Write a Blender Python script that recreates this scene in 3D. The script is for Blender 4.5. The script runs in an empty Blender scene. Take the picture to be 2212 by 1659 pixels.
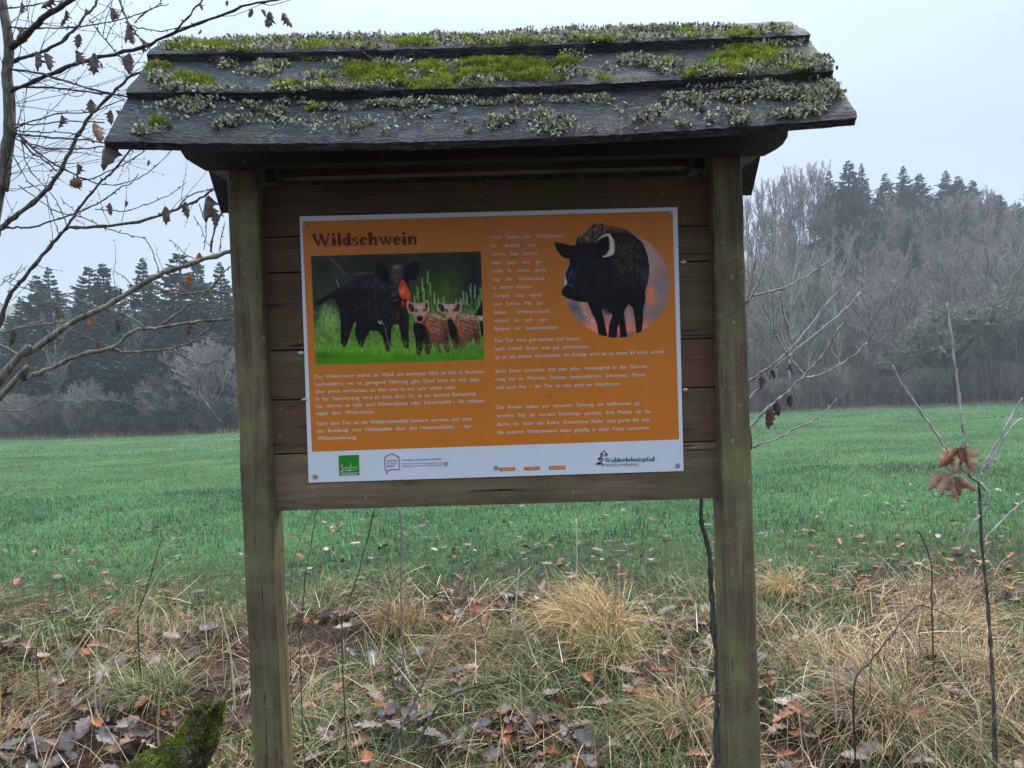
import bpy, math, random
import numpy as np
from mathutils import Vector, Matrix
rng = np.random.default_rng(7)
random.seed(7)
SC = bpy.context.scene
COL = SC.collection

# ------------------------------------------------------------------ camera
V2 = 1.8083                     # photograph pixels per measuring pixel
FPX = 1661.0
CAM = np.array([0.0, 0.0, 1.55])
YAW, PIT, ROL = 0.01975, -0.02178, -0.03824
PLATE_Y = 1.7201
_fw = np.array([math.sin(YAW)*math.cos(PIT), math.cos(YAW)*math.cos(PIT), math.sin(PIT)])
_r = np.array([math.cos(YAW), -math.sin(YAW), 0.0]); _u = np.cross(_r, _fw)
R2 = _r*math.cos(ROL) + _u*math.sin(ROL); U2 = -_r*math.sin(ROL) + _u*math.cos(ROL)
cd = bpy.data.cameras.new('camera'); cam = bpy.data.objects.new('camera', cd); COL.objects.link(cam)
M = Matrix(((R2[0], U2[0], -_fw[0]), (R2[1], U2[1], -_fw[1]), (R2[2], U2[2], -_fw[2])))
cam.matrix_world = Matrix.Translation(Vector(CAM)) @ M.to_4x4()
cd.sensor_width = 36; cd.lens = 36*FPX/2212.0; cd.clip_start = 0.05; cd.clip_end = 2500
SC.camera = cam

# ------------------------------------------------------------------ light
SUN_EL, SUN_AZ = math.radians(52), math.radians(35)     # soft brighter patch of cloud, behind and to the right of the sign
w = bpy.data.worlds.new('World'); SC.world = w; w.use_nodes = True
nt = w.node_tree; nt.nodes.clear()
def wn(t): return nt.nodes.new(t)
sky = wn('ShaderNodeTexSky'); sky.sky_type = 'NISHITA'; sky.sun_disc = False
sky.sun_elevation = SUN_EL; sky.sun_rotation = SUN_AZ
sk = wn('ShaderNodeVectorMath'); sk.operation = 'SCALE'; sk.inputs[3].default_value = 0.10
nt.links.new(sky.outputs[0], sk.inputs[0])
tc = wn('ShaderNodeTexCoord'); sp = wn('ShaderNodeSeparateXYZ'); nt.links.new(tc.outputs['Generated'], sp.inputs[0])
mx = wn('ShaderNodeMath'); mx.operation = 'MAXIMUM'; mx.inputs[1].default_value = 0.0; nt.links.new(sp.outputs[2], mx.inputs[0])
pw = wn('ShaderNodeMath'); pw.operation = 'POWER'; pw.inputs[1].default_value = 2.6; nt.links.new(mx.outputs[0], pw.inputs[0])
ma = wn('ShaderNodeMath'); ma.operation = 'MULTIPLY_ADD'; ma.inputs[1].default_value = 6.3; ma.inputs[2].default_value = 1.0
nt.links.new(pw.outputs[0], ma.inputs[0])
cn = wn('ShaderNodeTexNoise'); cn.inputs['Scale'].default_value = 2.2; cn.inputs['Detail'].default_value = 3
mp = wn('ShaderNodeMapping'); mp.inputs['Scale'].default_value = (1, 1, 3.0); nt.links.new(tc.outputs['Generated'], mp.inputs[0]); nt.links.new(mp.outputs[0], cn.inputs['Vector'])
cr = wn('ShaderNodeMapRange'); cr.inputs[1].default_value = .3; cr.inputs[2].default_value = .7; cr.inputs[3].default_value = .90; cr.inputs[4].default_value = 1.09
nt.links.new(cn.outputs[0], cr.inputs[0])
mm = wn('ShaderNodeMath'); mm.operation = 'MULTIPLY'; nt.links.new(ma.outputs[0], mm.inputs[0]); nt.links.new(cr.outputs[0], mm.inputs[1])
oc = wn('ShaderNodeVectorMath'); oc.operation = 'SCALE'; oc.inputs[0].default_value = (0.216, 0.250, 0.298); nt.links.new(mm.outputs[0], oc.inputs[3])
mix = wn('ShaderNodeMix'); mix.data_type = 'RGBA'; mix.inputs[0].default_value = 0.88
nt.links.new(sk.outputs[0], mix.inputs[6]); nt.links.new(oc.outputs[0], mix.inputs[7])
bg = wn('ShaderNodeBackground'); bg.inputs[1].default_value = 1.0; nt.links.new(mix.outputs[2], bg.inputs[0])
wo = wn('ShaderNodeOutputWorld'); nt.links.new(bg.outputs[0], wo.inputs[0])
sl = bpy.data.lights.new('sun', 'SUN'); sl.energy = 1.5; sl.angle = math.radians(25); sl.color = (1, .94, .84)
so = bpy.data.objects.new('sun', sl); COL.objects.link(so)
sd = Vector((math.sin(SUN_AZ)*math.cos(SUN_EL), math.cos(SUN_AZ)*math.cos(SUN_EL), math.sin(SUN_EL)))
so.rotation_euler = sd.to_track_quat('Z', 'Y').to_euler()
SC.view_settings.view_transform = 'Standard'; SC.view_settings.look = 'None'; SC.view_settings.exposure = 1.27
SC.view_settings.gamma = 1.0; SC.view_settings.use_curve_mapping = False
SC.cycles.max_bounces = 5; SC.cycles.diffuse_bounces = 3; SC.cycles.glossy_bounces = 2; SC.cycles.transparent_max_bounces = 4
SC.cycles.volume_bounces = 0; SC.cycles.use_denoising = True

# ------------------------------------------------------------------ helpers
def ray(x, y): return _fw + R2*(x-1106)/FPX + U2*(829.5-y)/FPX
def atY(x, y, Y):
    d = ray(x, y); return CAM + d*(Y/d[1])
def s2l(c):
    c = np.asarray(c, float)/255.0
    return np.where(c <= .04045, c/12.92, ((c+.055)/1.055)**2.4)
def tag(o, label=None, cat=None, group=None, kind=None):
    if label: o['label'] = label
    if cat: o['category'] = cat
    if group: o['group'] = group
    if kind: o['kind'] = kind
    return o
def empty(name, loc=(0, 0, 0)):
    o = bpy.data.objects.new(name, None); COL.objects.link(o); o.location = Vector(loc); o.empty_display_size = .1
    return o
def link(name, me, mat=None, parent=None, loc=None):
    o = bpy.data.objects.new(name, me); COL.objects.link(o)
    if mat is not None and not me.materials: me.materials.append(mat)
    if parent is not None: o.parent = parent
    if loc is not None: o.location = Vector(loc)
    return o
def npmesh(name, V, faces, col=None, smooth=False):
    """faces: list of int arrays (n,k)"""
    V = np.ascontiguousarray(V, dtype=np.float32)
    me = bpy.data.meshes.new(name)
    if not isinstance(faces, (list, tuple)): faces = [faces]
    faces = [np.asarray(f, dtype=np.int32) for f in faces if len(f)]
    li = np.concatenate([f.ravel() for f in faces]) if faces else np.zeros(0, np.int32)
    tot = np.concatenate([np.full(len(f), f.shape[1], np.int32) for f in faces])
    st = np.concatenate([[0], np.cumsum(tot)[:-1]]).astype(np.int32)
    me.vertices.add(len(V)); me.vertices.foreach_set('co', V.ravel())
    me.loops.add(len(li)); me.loops.foreach_set('vertex_index', li)
    me.polygons.add(len(st)); me.polygons.foreach_set('loop_start', st)
    try: me.polygons.foreach_set('loop_total', tot)
    except Exception: pass
    me.update(calc_edges=True)
    if col is not None:
        a = me.color_attributes.new('Col', 'FLOAT_COLOR', 'POINT')
        c = np.ones((len(V), 4), np.float32); c[:, :3] = col
        a.data.foreach_set('color', c.ravel())
    me.polygons.foreach_set('use_smooth', np.full(len(st), smooth))
    return me
class Acc:
    """collects pieces into one mesh"""
    def __init__(s): s.V = []; s.F = {}; s.C = []; s.n = 0
    def add(s, V, F, c=None):
        V = np.asarray(V, float)
        if len(V) == 0: return
        for f in (F if isinstance(F, (list, tuple)) and len(F) and hasattr(F[0], 'ndim') else [F]):
            f = np.asarray(f, int); s.F.setdefault(f.shape[1], []).append(f + s.n)
        s.V.append(V); s.n += len(V)
        s.C.append(np.broadcast_to(np.asarray(c if c is not None else (1, 1, 1), float), (len(V), 3)))
    def mesh(s, name, smooth=False):
        return npmesh(name, np.concatenate(s.V), [np.concatenate(f) for f in s.F.values()], np.concatenate(s.C), smooth)
def box(x0, x1, y0, y1, z0, z1):
    V = np.array([[x, y, z] for z in (z0, z1) for y in (y0, y1) for x in (x0, x1)], float)
    F = np.array([[0, 2, 3, 1], [4, 5, 7, 6], [0, 1, 5, 4], [2, 6, 7, 3], [0, 4, 6, 2], [1, 3, 7, 5]])
    return V, F
def bevel_box(x0, x1, y0, y1, z0, z1, b=.003, axis=2, n=1, wob=0.0, seg=12):
    """prism with bevelled long edges along axis, subdivided and slightly uneven"""
    dims = [(x0, x1), (y0, y1), (z0, z1)]
    ax = axis; o1, o2 = [i for i in range(3) if i != ax]
    (a0, a1), (b0, b1) = dims[o1], dims[o2]
    prof = [(a0+b, b0), (a1-b, b0), (a1, b0+b), (a1, b1-b), (a1-b, b1), (a0+b, b1), (a0, b1-b), (a0, b0+b)]
    L = np.linspace(dims[ax][0], dims[ax][1], seg+1)
    V = []
    for t in L:
        j = rng.normal(0, wob, (8, 2)) if wob else np.zeros((8, 2))
        for k, (p, q) in enumerate(prof):
            v = [0, 0, 0]; v[ax] = t; v[o1] = p + j[k, 0]; v[o2] = q + j[k, 1]; V.append(v)
    F = [[i*8+k, i*8+(k+1) % 8, (i+1)*8+(k+1) % 8, (i+1)*8+k] for i in range(seg) for k in range(8)]
    caps = np.array([[7-k for k in range(8)], [seg*8+k for k in range(8)]])
    return np.array(V), [np.array(F), caps]
def catmull(P, n=6):
    P = np.asarray(P, float)
    if len(P) < 3: 
        t = np.linspace(0, 1, n+1)[:, None]; return P[0]*(1-t)+P[-1]*t
    Q = np.vstack([2*P[0]-P[1], P, 2*P[-1]-P[-2]]); out = []
    for i in range(1, len(Q)-2):
        p0, p1, p2, p3 = Q[i-1], Q[i], Q[i+1], Q[i+2]
        for t in np.linspace(0, 1, n, endpoint=False):
            out.append(.5*((2*p1)+(-p0+p2)*t+(2*p0-5*p1+4*p2-p3)*t*t+(-p0+3*p1-3*p2+p3)*t**3))
    out.append(P[-1]); return np.array(out)
def tube(P, R, sides=6, cap=True):
    P = np.asarray(P, float); R = np.asarray(R, float); n = len(P)
    T = np.gradient(P, axis=0); T /= np.linalg.norm(T, axis=1)[:, None]+1e-9
    ref = np.array([0.31, 0.17, 0.93]); 
    if abs(T[0] @ ref) > .9: ref = np.array([1., 0, 0])
    N = np.cross(T, ref); N /= np.linalg.norm(N, axis=1)[:, None]+1e-9
    B = np.cross(T, N)
    a = np.arange(sides)*2*math.pi/sides
    V = (P[:, None, :] + R[:, None, None]*(np.cos(a)[None, :, None]*N[:, None, :]+np.sin(a)[None, :, None]*B[:, None, :])).reshape(-1, 3)
    i = np.arange(n-1)[:, None]*sides; k = np.arange(sides)[None, :]; k2 = (k+1) % sides
    F = np.stack([i+k, i+k2, i+sides+k2, i+sides+k], -1).reshape(-1, 4)
    Fs = [F]
    if cap and sides > 2: Fs.append(np.array([np.arange(sides)[::-1], (n-1)*sides+np.arange(sides)]))
    return V, Fs
def blades(P, L, W, az, lean, bend, seg=2, nrm=None, twist=None):
    """N ribbon blades. P (N,3); lean from vertical at the foot, bend added towards the tip."""
    N = len(P); out = []; pos = P.copy()
    h = np.stack([np.cos(az), np.sin(az), np.zeros(N)], -1)
    side = np.stack([-np.sin(az), np.cos(az), np.zeros(N)], -1)
    if twist is not None: side = side*np.cos(twist)[:, None] + np.array([0, 0, 1.])*np.sin(twist)[:, None]
    up = np.array([0, 0, 1.])
    for s in range(seg+1):
        t = s/seg; wd = W*(1-t)**.6 if s < seg else W*0.02
        if s == 0: wd = W*.7
        out.append(pos - side*(wd/2)[:, None]); out.append(pos + side*(wd/2)[:, None])
        ang = lean + bend*(t+.5/seg)
        pos = pos + (h*np.sin(ang)[:, None] + up*np.cos(ang)[:, None])*(L/seg)[:, None]
    V = np.stack(out, 1).reshape(-1, 3)
    k = 2*(seg+1); b = (np.arange(N)*k)[:, None]
    F = np.concatenate([b + np.array([[2*s, 2*s+1, 2*s+3, 2*s+2]]) for s in range(seg)])
    return V, F, k
def rot_to(nrm):
    z = np.asarray(nrm, float); z = z/np.linalg.norm(z)
    x = np.cross([0, 1, 0], z) if abs(z[1]) < .9 else np.cross([1, 0, 0], z)
    x /= np.linalg.norm(x); return np.stack([x, np.cross(z, x), z], 1)
_ph = rng.uniform(0, 6.28, (3, 24)); _kv = rng.normal(0, 1, (24, 2)); _kv /= np.linalg.norm(_kv, axis=1)[:, None]
def nz(x, y, f, j=0):
    x = np.asarray(x, float); y = np.asarray(y, float); s = np.zeros(np.broadcast(x, y).shape)
    for i in range(8):
        k = _kv[(i+8*j) % 24]; ff = f*(1+.37*i); s = s + np.sin((k[0]*x+k[1]*y)*ff + _ph[j % 3, i] + 1.7*np.sin((k[1]*x-k[0]*y)*ff*.6+_ph[(j+1) % 3, i]))/(1+.25*i)
    return s/3.2
def smooth(t): t = np.clip(t, 0, 1); return t*t*(3-2*t)
def gz(x, y):
    """terrain height"""
    x = np.asarray(x, float); y = np.asarray(y, float)
    drop = -0.052*np.clip(y-6.5, 0, 55.5) + .010*np.clip(-x-14, 0, 40)*smooth((y-20)/40)
    near = smooth((7.5-y)/2.5)
    z = drop + near*(.035*nz(x, y, 3.1) + .018*nz(x, y, 8.0, 1)) + (1-near)*.02*nz(x, y, .9, 2)
    z = z + .08*nz(x, y, .12, 1)*smooth((y-10)/20)
    A = 17.5*smooth((x-11)/31)
    z = z + smooth((y-60)/44)*A + .5*nz(x, y, .16, 2)*smooth((y-66)/20)*smooth((x-11)/31)
    far = smooth((y-115)/60)
    return z - far*smooth((x-11)/31)*4

# ------------------------------------------------------------------ materials
def mat(name, build):
    m = bpy.data.materials.new(name); m.use_nodes = True; t = m.node_tree; t.nodes.clear()
    out = t.nodes.new('ShaderNodeOutputMaterial'); b = t.nodes.new('ShaderNodeBsdfPrincipled')
    t.links.new(b.outputs[0], out.inputs[0]); build(t, b, out); return m
def N(t, typ, **kw):
    n = t.nodes.new(typ)
    for k, v in kw.items(): setattr(n, k, v)
    return n
def noise(t, vec, scale, detail=4, rough=.55, dist=0):
    n = N(t, 'ShaderNodeTexNoise'); n.inputs['Scale'].default_value = scale; n.inputs['Detail'].default_value = detail
    n.inputs['Roughness'].default_value = rough; n.inputs['Distortion'].default_value = dist; t.links.new(vec, n.inputs['Vector']); return n.outputs[0]
def ramp(t, fac, stops):
    r = N(t, 'ShaderNodeValToRGB'); e = r.color_ramp.elements
    while len(e) < len(stops): e.new(.5)
    for k, (p, c) in enumerate(stops):
        e[k].position = p; c = c if len(c) == 3 else c[:3]; e[k].color = (*c, 1)
    t.links.new(fac, r.inputs[0]); return r.outputs[0]
def mixc(t, fac, a, b, mode='MIX'):
    n = N(t, 'ShaderNodeMix', data_type='RGBA', blend_type=mode)
    for s, v in ((0, fac), (6, a), (7, b)):
        if isinstance(v, (int, float)): n.inputs[s].default_value = v
        elif isinstance(v, tuple): n.inputs[s].default_value = (*v, 1)
        else: t.links.new(v, n.inputs[s])
    return n.outputs[2]
def coords(t, scale=(1, 1, 1), kind='Object', rand=True):
    c = N(t, 'ShaderNodeTexCoord'); m = N(t, 'ShaderNodeMapping'); m.inputs['Scale'].default_value = scale
    t.links.new(c.outputs[kind], m.inputs[0])
    if rand:
        o = N(t, 'ShaderNodeObjectInfo'); mu = N(t, 'ShaderNodeMath', operation='MULTIPLY'); mu.inputs[1].default_value = 37.0
        t.links.new(o.outputs['Random'], mu.inputs[0]); cb = N(t, 'ShaderNodeCombineXYZ')
        for i in range(3): t.links.new(mu.outputs[0], cb.inputs[i])
        t.links.new(cb.outputs[0], m.inputs['Location'])
    return m.outputs[0]
def bump(t, b, h, s=.5, d=.002):
    n = N(t, 'ShaderNodeBump'); n.inputs['Strength'].default_value = s; n.inputs['Distance'].default_value = d
    t.links.new(h, n.inputs['Height']); t.links.new(n.outputs[0], b.inputs['Normal'])
def hexl(*c): return tuple(s2l(c))

def wood(name, grain_axis, dark, mid, light, algae=(0.045, 0.055, 0.018), algae_amt=.45, red=None, rough=.75):
    def f(t, b, out):
        sc = [26, 26, 26]; sc[grain_axis] = 1.6
        v = coords(t, tuple(sc)); v2 = coords(t, (1, 1, 1))
        g = noise(t, v, 1.6, 6, .7, .8); fine = noise(t, v, 9, 5, .75)
        c = ramp(t, g, [(.30, dark), (.5, mid), (.72, light)])
        c = mixc(t, .35, c, ramp(t, fine, [(.35, tuple(x*.45 for x in mid)), (.7, tuple(x*1.5 for x in mid))]))
        blot = noise(t, v2, 7.5, 7, .68)
        c = mixc(t, ramp(t, blot, [(.46, (0, 0, 0)), (.68, (algae_amt,)*3)]), c, algae)
        if red:
            c = mixc(t, ramp(t, noise(t, v2, 3.1, 4, .6), [(.45, (0, 0, 0)), (.62, (.7,)*3)]), c, red)
        sp_ = noise(t, v2, 85, 3, .6)
        c = mixc(t, ramp(t, sp_, [(.66, (0, 0, 0)), (.76, (.45,)*3)]), c, tuple(min(1, x*3.0+.03) for x in light))
        st = noise(t, coords(t, (2, 2, 2)), 2.2, 3, .5)
        c = mixc(t, ramp(t, st, [(.35, (.0,)*3), (.7, (.45,)*3)]), c, dark)
        t.links.new(c, b.inputs['Base Color']); b.inputs['Roughness'].default_value = rough
        b.inputs['Specular IOR Level'].default_value = .3
        ck = [90, 90, 90]; ck[grain_axis] = 3.5
        cracks = ramp(t, noise(t, coords(t, tuple(ck)), 1.0, 3, .6, .8), [(.30, (1, 1, 1)), (.36, (0, 0, 0))])
        c2_ = mixc(t, cracks, c, tuple(x*.35 for x in dark)); t.links.new(c2_, b.inputs['Base Color'])
        bump(t, b, mixc(t, .6, mixc(t, .5, g, fine), mixc(t, cracks, (1., 1., 1.), (0., 0., 0.))), .8, .004)
    return mat(name, f)
M_POST = wood('weathered post wood', 2, (.036, .027, .017), (.135, .104, .056), (.28, .235, .145), algae=(.20, .195, .082), algae_amt=.95)
M_PLANK = wood('stained plank wood', 0, (.045, .028, .015), (.125, .084, .049), (.23, .17, .105), algae=(.105, .105, .042), algae_amt=.95, red=(.115, .046, .024))
M_PLANK2 = wood('bare lowest plank wood', 0, (.055, .036, .020), (.165, .118, .070), (.30, .235, .155), algae=(.14, .14, .055), algae_amt=.9)
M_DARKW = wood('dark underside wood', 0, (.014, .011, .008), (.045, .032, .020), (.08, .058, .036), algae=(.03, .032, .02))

def f_roof(t, b, out):
    v = coords(t, (9, 40, 40)); v2 = coords(t, (1, 1, 1))
    g = noise(t, v, 2.6, 6, .75, 1.2)
    vo = N(t, 'ShaderNodeTexVoronoi', feature='DISTANCE_TO_EDGE'); vo.inputs['Scale'].default_value = 3.2; t.links.new(coords(t, (6, 46, 46)), vo.inputs['Vector'])
    wv = N(t, 'ShaderNodeVectorMath', operation='ADD'); t.links.new(coords(t, (6, 46, 46)), wv.inputs[0])
    nn = N(t, 'ShaderNodeTexNoise'); nn.inputs['Scale'].default_value = 2; t.links.new(v, nn.inputs['Vector']); t.links.new(nn.outputs[1], wv.inputs[1]); t.links.new(wv.outputs[0], vo.inputs['Vector'])
    c = ramp(t, g, [(.36, (.008, .009, .012)), (.5, (.026, .029, .036)), (.66, (.070, .080, .096))])
    purple = noise(t, v2, 4, 3); c = mixc(t, ramp(t, purple, [(.42, (0, 0, 0)), (.66, (.6,)*3)]), c, (.085, .078, .10))
    crack = ramp(t, vo.outputs[0], [(.0, (1, 1, 1)), (.16, (0, 0, 0))])
    c = mixc(t, crack, c, (.012, .012, .013))
    li = noise(t, v2, 70, 4, .7); big = noise(t, v2, 7, 3)
    m1 = mixc(t, 1.0, ramp(t, li, [(.56, (0, 0, 0)), (.64, (.8,)*3)]), ramp(t, big, [(.4, (.25,)*3), (.65, (1,)*3)]), 'MULTIPLY')
    c = mixc(t, m1, c, (.13, .165, .125))
    gr = noise(t, v2, 9, 4, .6); c = mixc(t, ramp(t, gr, [(.56, (0, 0, 0)), (.7, (.6,)*3)]), c, (.045, .065, .018))
    t.links.new(c, b.inputs['Base Color']); b.inputs['Roughness'].default_value = .66; b.inputs['Specular IOR Level'].default_value = .26
    h = mixc(t, crack, g, (0., 0., 0.)); h = mixc(t, .3, h, li)
    bump(t, b, h, .9, .005)
M_ROOF = mat('wet mossy roof board', f_roof)

def f_attr(rough=.6, spec=.3, trans=0.0):
    def f(t, b, out):
        a = N(t, 'ShaderNodeVertexColor'); a.layer_name = 'Col'
        v = coords(t, (1, 1, 1)); n_ = noise(t, v, 60, 3)
        c = mixc(t, .55, a.outputs[0], mixc(t, 1.0, a.outputs[0], ramp(t, n_, [(.3, (.55,)*3), (.7, (1.5,)*3)]), 'MULTIPLY'))
        t.links.new(c, b.inputs['Base Color']); b.inputs['Roughness'].default_value = rough; b.inputs['Specular IOR Level'].default_value = spec
        if trans:
            tr = N(t, 'ShaderNodeBsdfTranslucent'); t.links.new(c, tr.inputs[0]); ms = N(t, 'ShaderNodeMixShader'); ms.inputs[0].default_value = trans
            t.links.new(b.outputs[0], ms.inputs[1]); t.links.new(tr.outputs[0], ms.inputs[2]); t.links.new(ms.outputs[0], out.inputs[0])
    return f
M_GRASS = mat('grass blades', f_attr(.5, .35, .3))
M_STRAW = mat('dry straw', f_attr(.6, .3, .15))
M_LEAF = mat('dead leaf', f_attr(.45, .38, .08))
M_MOSS = mat('moss', f_attr(.8, .2, .2))
M_LICH = mat('lichen', f_attr(.8, .2, .1))
M_FOL = mat('conifer needles', f_attr(.7, .25, .1))

def f_print(rough=.32):
    def f(t, b, out):
        a = N(t, 'ShaderNodeVertexColor'); a.layer_name = 'Col'
        t.links.new(a.outputs[0], b.inputs['Base Color']); b.inputs['Roughness'].default_value = rough; b.inputs['Specular IOR Level'].default_value = .16
    return f
M_PRINT = mat('printed picture', f_print(.38))
def flat(name, c, rough=.4, spec=.4, var=.0, metal=0):
    def f(t, b, out):
        if var:
            v = coords(t, (1, 1, 1)); n_ = noise(t, v, 9, 4, .6)
            cc = mixc(t, ramp(t, n_, [(.3, (0, 0, 0)), (.75, (1,)*3)]), tuple(x*(1-var) for x in c), tuple(min(1, x*(1+var)) for x in c))
            sp_ = noise(t, v, 240, 2, .5); cc = mixc(t, ramp(t, sp_, [(.70, (0, 0, 0)), (.78, (.25,)*3)]), cc, tuple(x*.45 for x in c))
            t.links.new(cc, b.inputs['Base Color'])
            t.links.new(ramp(t, noise(t, v, 16, 4, .6), [(.3, (rough-.08,)*3), (.7, (rough+.16,)*3)]), b.inputs['Roughness'])
        else: b.inputs['Base Color'].default_value = (*c, 1); b.inputs['Roughness'].default_value = rough
        b.inputs['Specular IOR Level'].default_value = spec; b.inputs['Metallic'].default_value = metal
    return mat(name, f)
M_PLATE = flat('white aluminium sign', (.66, .70, .78), .35, .4, .04)
M_ORANGE = flat('orange print', (.60, .185, .018), .30, .25, .04)
M_INKW = flat('pale ink', (.74, .66, .64), .4)
M_TITLE = flat('dark red ink', (.125, .014, .010), .4, .2)
M_NAVY = flat('navy ink', (.016, .018, .05), .4)
M_BLUEINK = flat('teal ink', (.03, .15, .24), .4)
M_MAG = flat('magenta ink', (.33, .012, .11), .4)
M_GREEN = flat('green ink', (.012, .23, .012), .35)
M_DKGREEN = flat('dark green ink', (.025, .13, .10), .4)
M_RED = flat('red ink', (.45, .02, .03), .4)
M_BLACK = flat('black ink', (.008, .009, .014), .4)
M_BROWN = flat('brown ink', (.16, .07, .06), .4)
M_SCREW = flat('zinc screw cap', (.30, .33, .36), .35, .5, .15, .6)
M_COCOON = flat('pale cocoon', (.55, .56, .56), .8, .2, .2)

def bark(name, dark, mid, light, scale=(1, 1, .25), sc=30, green=None):
    def f(t, b, out):
        v = coords(t, scale); g = noise(t, v, sc, 5, .65); c = ramp(t, g, [(.32, dark), (.5, mid), (.7, light)])
        if green: c = mixc(t, ramp(t, noise(t, coords(t), sc*.2, 3), [(.45, (0, 0, 0)), (.65, (.7,)*3)]), c, green)
        t.links.new(c, b.inputs['Base Color']); b.inputs['Roughness'].default_value = .75; b.inputs['Specular IOR Level'].default_value = .3
        bump(t, b, g, .5, .002)
    return mat(name, f)
M_BARKN = bark('near grey bark', (.022, .018, .015), (.075, .066, .056), (.21, .195, .17), sc=110, green=(.06, .068, .045))
M_BARKL = bark('pale olive bark', (.055, .048, .036), (.17, .155, .12), (.32, .30, .25), sc=60)
M_BARKP = bark('pale pinkish twig bark', (.12, .10, .09), (.34, .31, .29), (.55, .53, .51), sc=60)
M_BARKD = bark('dark wet bark', (.008, .007, .006), (.030, .023, .018), (.11, .095, .08), sc=110)
M_BARKF = bark('forest bark', (.05, .045, .04), (.10, .095, .085), (.17, .165, .15), sc=3)
M_OAKB = bark('dark mossy oak bark', (.018, .020, .012), (.042, .045, .028), (.085, .09, .06), sc=3)
M_TWIG1 = flat('greyish brown twigs', (.28, .235, .215), .8, .2)
M_TWIG2 = flat('olive grey twigs', (.21, .20, .16), .8, .2)
M_TWIG3 = flat('purplish twigs', (.30, .245, .25), .8, .2)
M_TWIG4 = flat('pale grey twigs', (.26, .245, .215), .8, .2)
M_TWIG5 = flat('dark twigs', (.10, .09, .085), .8, .2)
M_PALEB = bark('pale trunk', (.18, .18, .16), (.32, .32, .29), (.45, .45, .42), sc=2)

def f_ground(t, b, out):
    c = N(t, 'ShaderNodeTexCoord').outputs['Object']
    gn = noise(t, c, 9, 5, .65); gf = noise(t, c, .35, 4, .6); fine = noise(t, c, 45, 4, .7)
    grass = ramp(t, gn, [(.3, (.016, .036, .014)), (.5, (.032, .080, .028)), (.72, (.075, .15, .055))])
    grass = mixc(t, ramp(t, gf, [(.38, (0, 0, 0)), (.66, (.35,)*3)]), grass, (.14, .25, .07))
    soil = ramp(t, fine, [(.3, (.008, .006, .005)), (.5, (.035, .022, .015)), (.7, (.10, .062, .038))])
    s = N(t, 'ShaderNodeSeparateXYZ'); t.links.new(c, s.inputs[0])
    ad = N(t, 'ShaderNodeMath', operation='MULTIPLY_ADD'); ad.inputs[1].default_value = 2.2; t.links.new(gn, ad.inputs[0]); t.links.new(s.outputs[1], ad.inputs[2])
    mr = N(t, 'ShaderNodeMapRange'); mr.inputs[1].default_value = 6.0; mr.inputs[2].default_value = 8.6; t.links.new(ad.outputs[0], mr.inputs[0])
    t.links.new(mixc(t, mr.outputs[0], soil, grass), b.inputs['Base Color']); b.inputs['Roughness'].default_value = .9; b.inputs['Specular IOR Level'].default_value = .1
    bump(t, b, fine, .6, .02)
M_GROUND = mat('meadow ground', f_ground)
def f_litter(t, b, out):
    c = N(t, 'ShaderNodeTexCoord').outputs['Object']
    n1 = noise(t, c, .5, 6, .7); n2 = noise(t, c, 3.5, 5, .7)
    k = ramp(t, n1, [(.3, (.06, .042, .034)), (.5, (.115, .080, .062)), (.7, (.18, .13, .095))])
    k = mixc(t, ramp(t, n2, [(.45, (0, 0, 0)), (.65, (.7,)*3)]), k, (.055, .065, .03))
    t.links.new(k, b.inputs['Base Color']); b.inputs['Roughness'].default_value = .95; b.inputs['Specular IOR Level'].default_value = .1
    bump(t, b, n2, .8, .2)
M_LITTER = mat('leaf covered slope', f_litter)
M_FARHILL = mat('far wooded hill', f_litter)

# ------------------------------------------------------------------ ground, slope, far hill
def sheet(name, ys, xf, mat_, kind='structure', lab=None):
    ys = np.asarray(ys); nx = len(xf(ys[0])); X = np.array([xf(y) for y in ys]); Y = np.repeat(ys[:, None], nx, 1)
    Vv = np.stack([X, Y, gz(X, Y)], -1).reshape(-1, 3)
    i, j = np.meshgrid(np.arange(len(ys)-1), np.arange(nx-1), indexing='ij'); a = (i*nx+j).ravel()
    F = np.stack([a, a+1, a+nx+1, a+nx], -1)
    o = link(name, npmesh(name, Vv, F, smooth=True), mat_); o['kind'] = kind
    if lab: o['label'] = lab
    return o
u_ = np.linspace(-1, 1, 141)
xs_near = lambda y: np.sign(u_)*np.abs(u_)**1.6*(12+max(0, y)*4.5)
ys = np.concatenate([np.linspace(-30, 0, 10), np.linspace(.2, 10, 130), np.geomspace(10.15, 60.5, 70)])
tag(sheet('meadow', ys, xs_near, M_GROUND), 'green meadow running from the rough verge to the woods')
u2_ = np.linspace(-1, 1, 161)
xs_far = lambda y: np.sign(u2_)*np.abs(u2_)**1.4*(282+(y-60)*.6)+0*y
ys2 = np.concatenate([np.linspace(60.5, 130, 60), np.geomspace(134, 620, 14)])
tag(sheet('hillside', ys2, xs_far, M_LITTER), 'leaf-littered slope under the bare woods')
xx = np.linspace(-420, -40, 40); yy = np.linspace(300, 460, 14); X, Y = np.meshgrid(xx, yy)
Z = -6 + 66*np.exp(-((X+330)/150)**2)*np.exp(-((Y-400)/70)**2) + 1.5*nz(X, Y, .05)
a = (np.arange(13)[:, None]*40+np.arange(39)[None]).ravel()
o = link('distant_hill', npmesh('distant_hill', np.stack([X, Y, Z], -1).reshape(-1, 3), np.stack([a, a+1, a+41, a+40], -1), smooth=True), M_FARHILL)
tag(o, 'hazy blue hill far off at the left', kind='structure')

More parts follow.
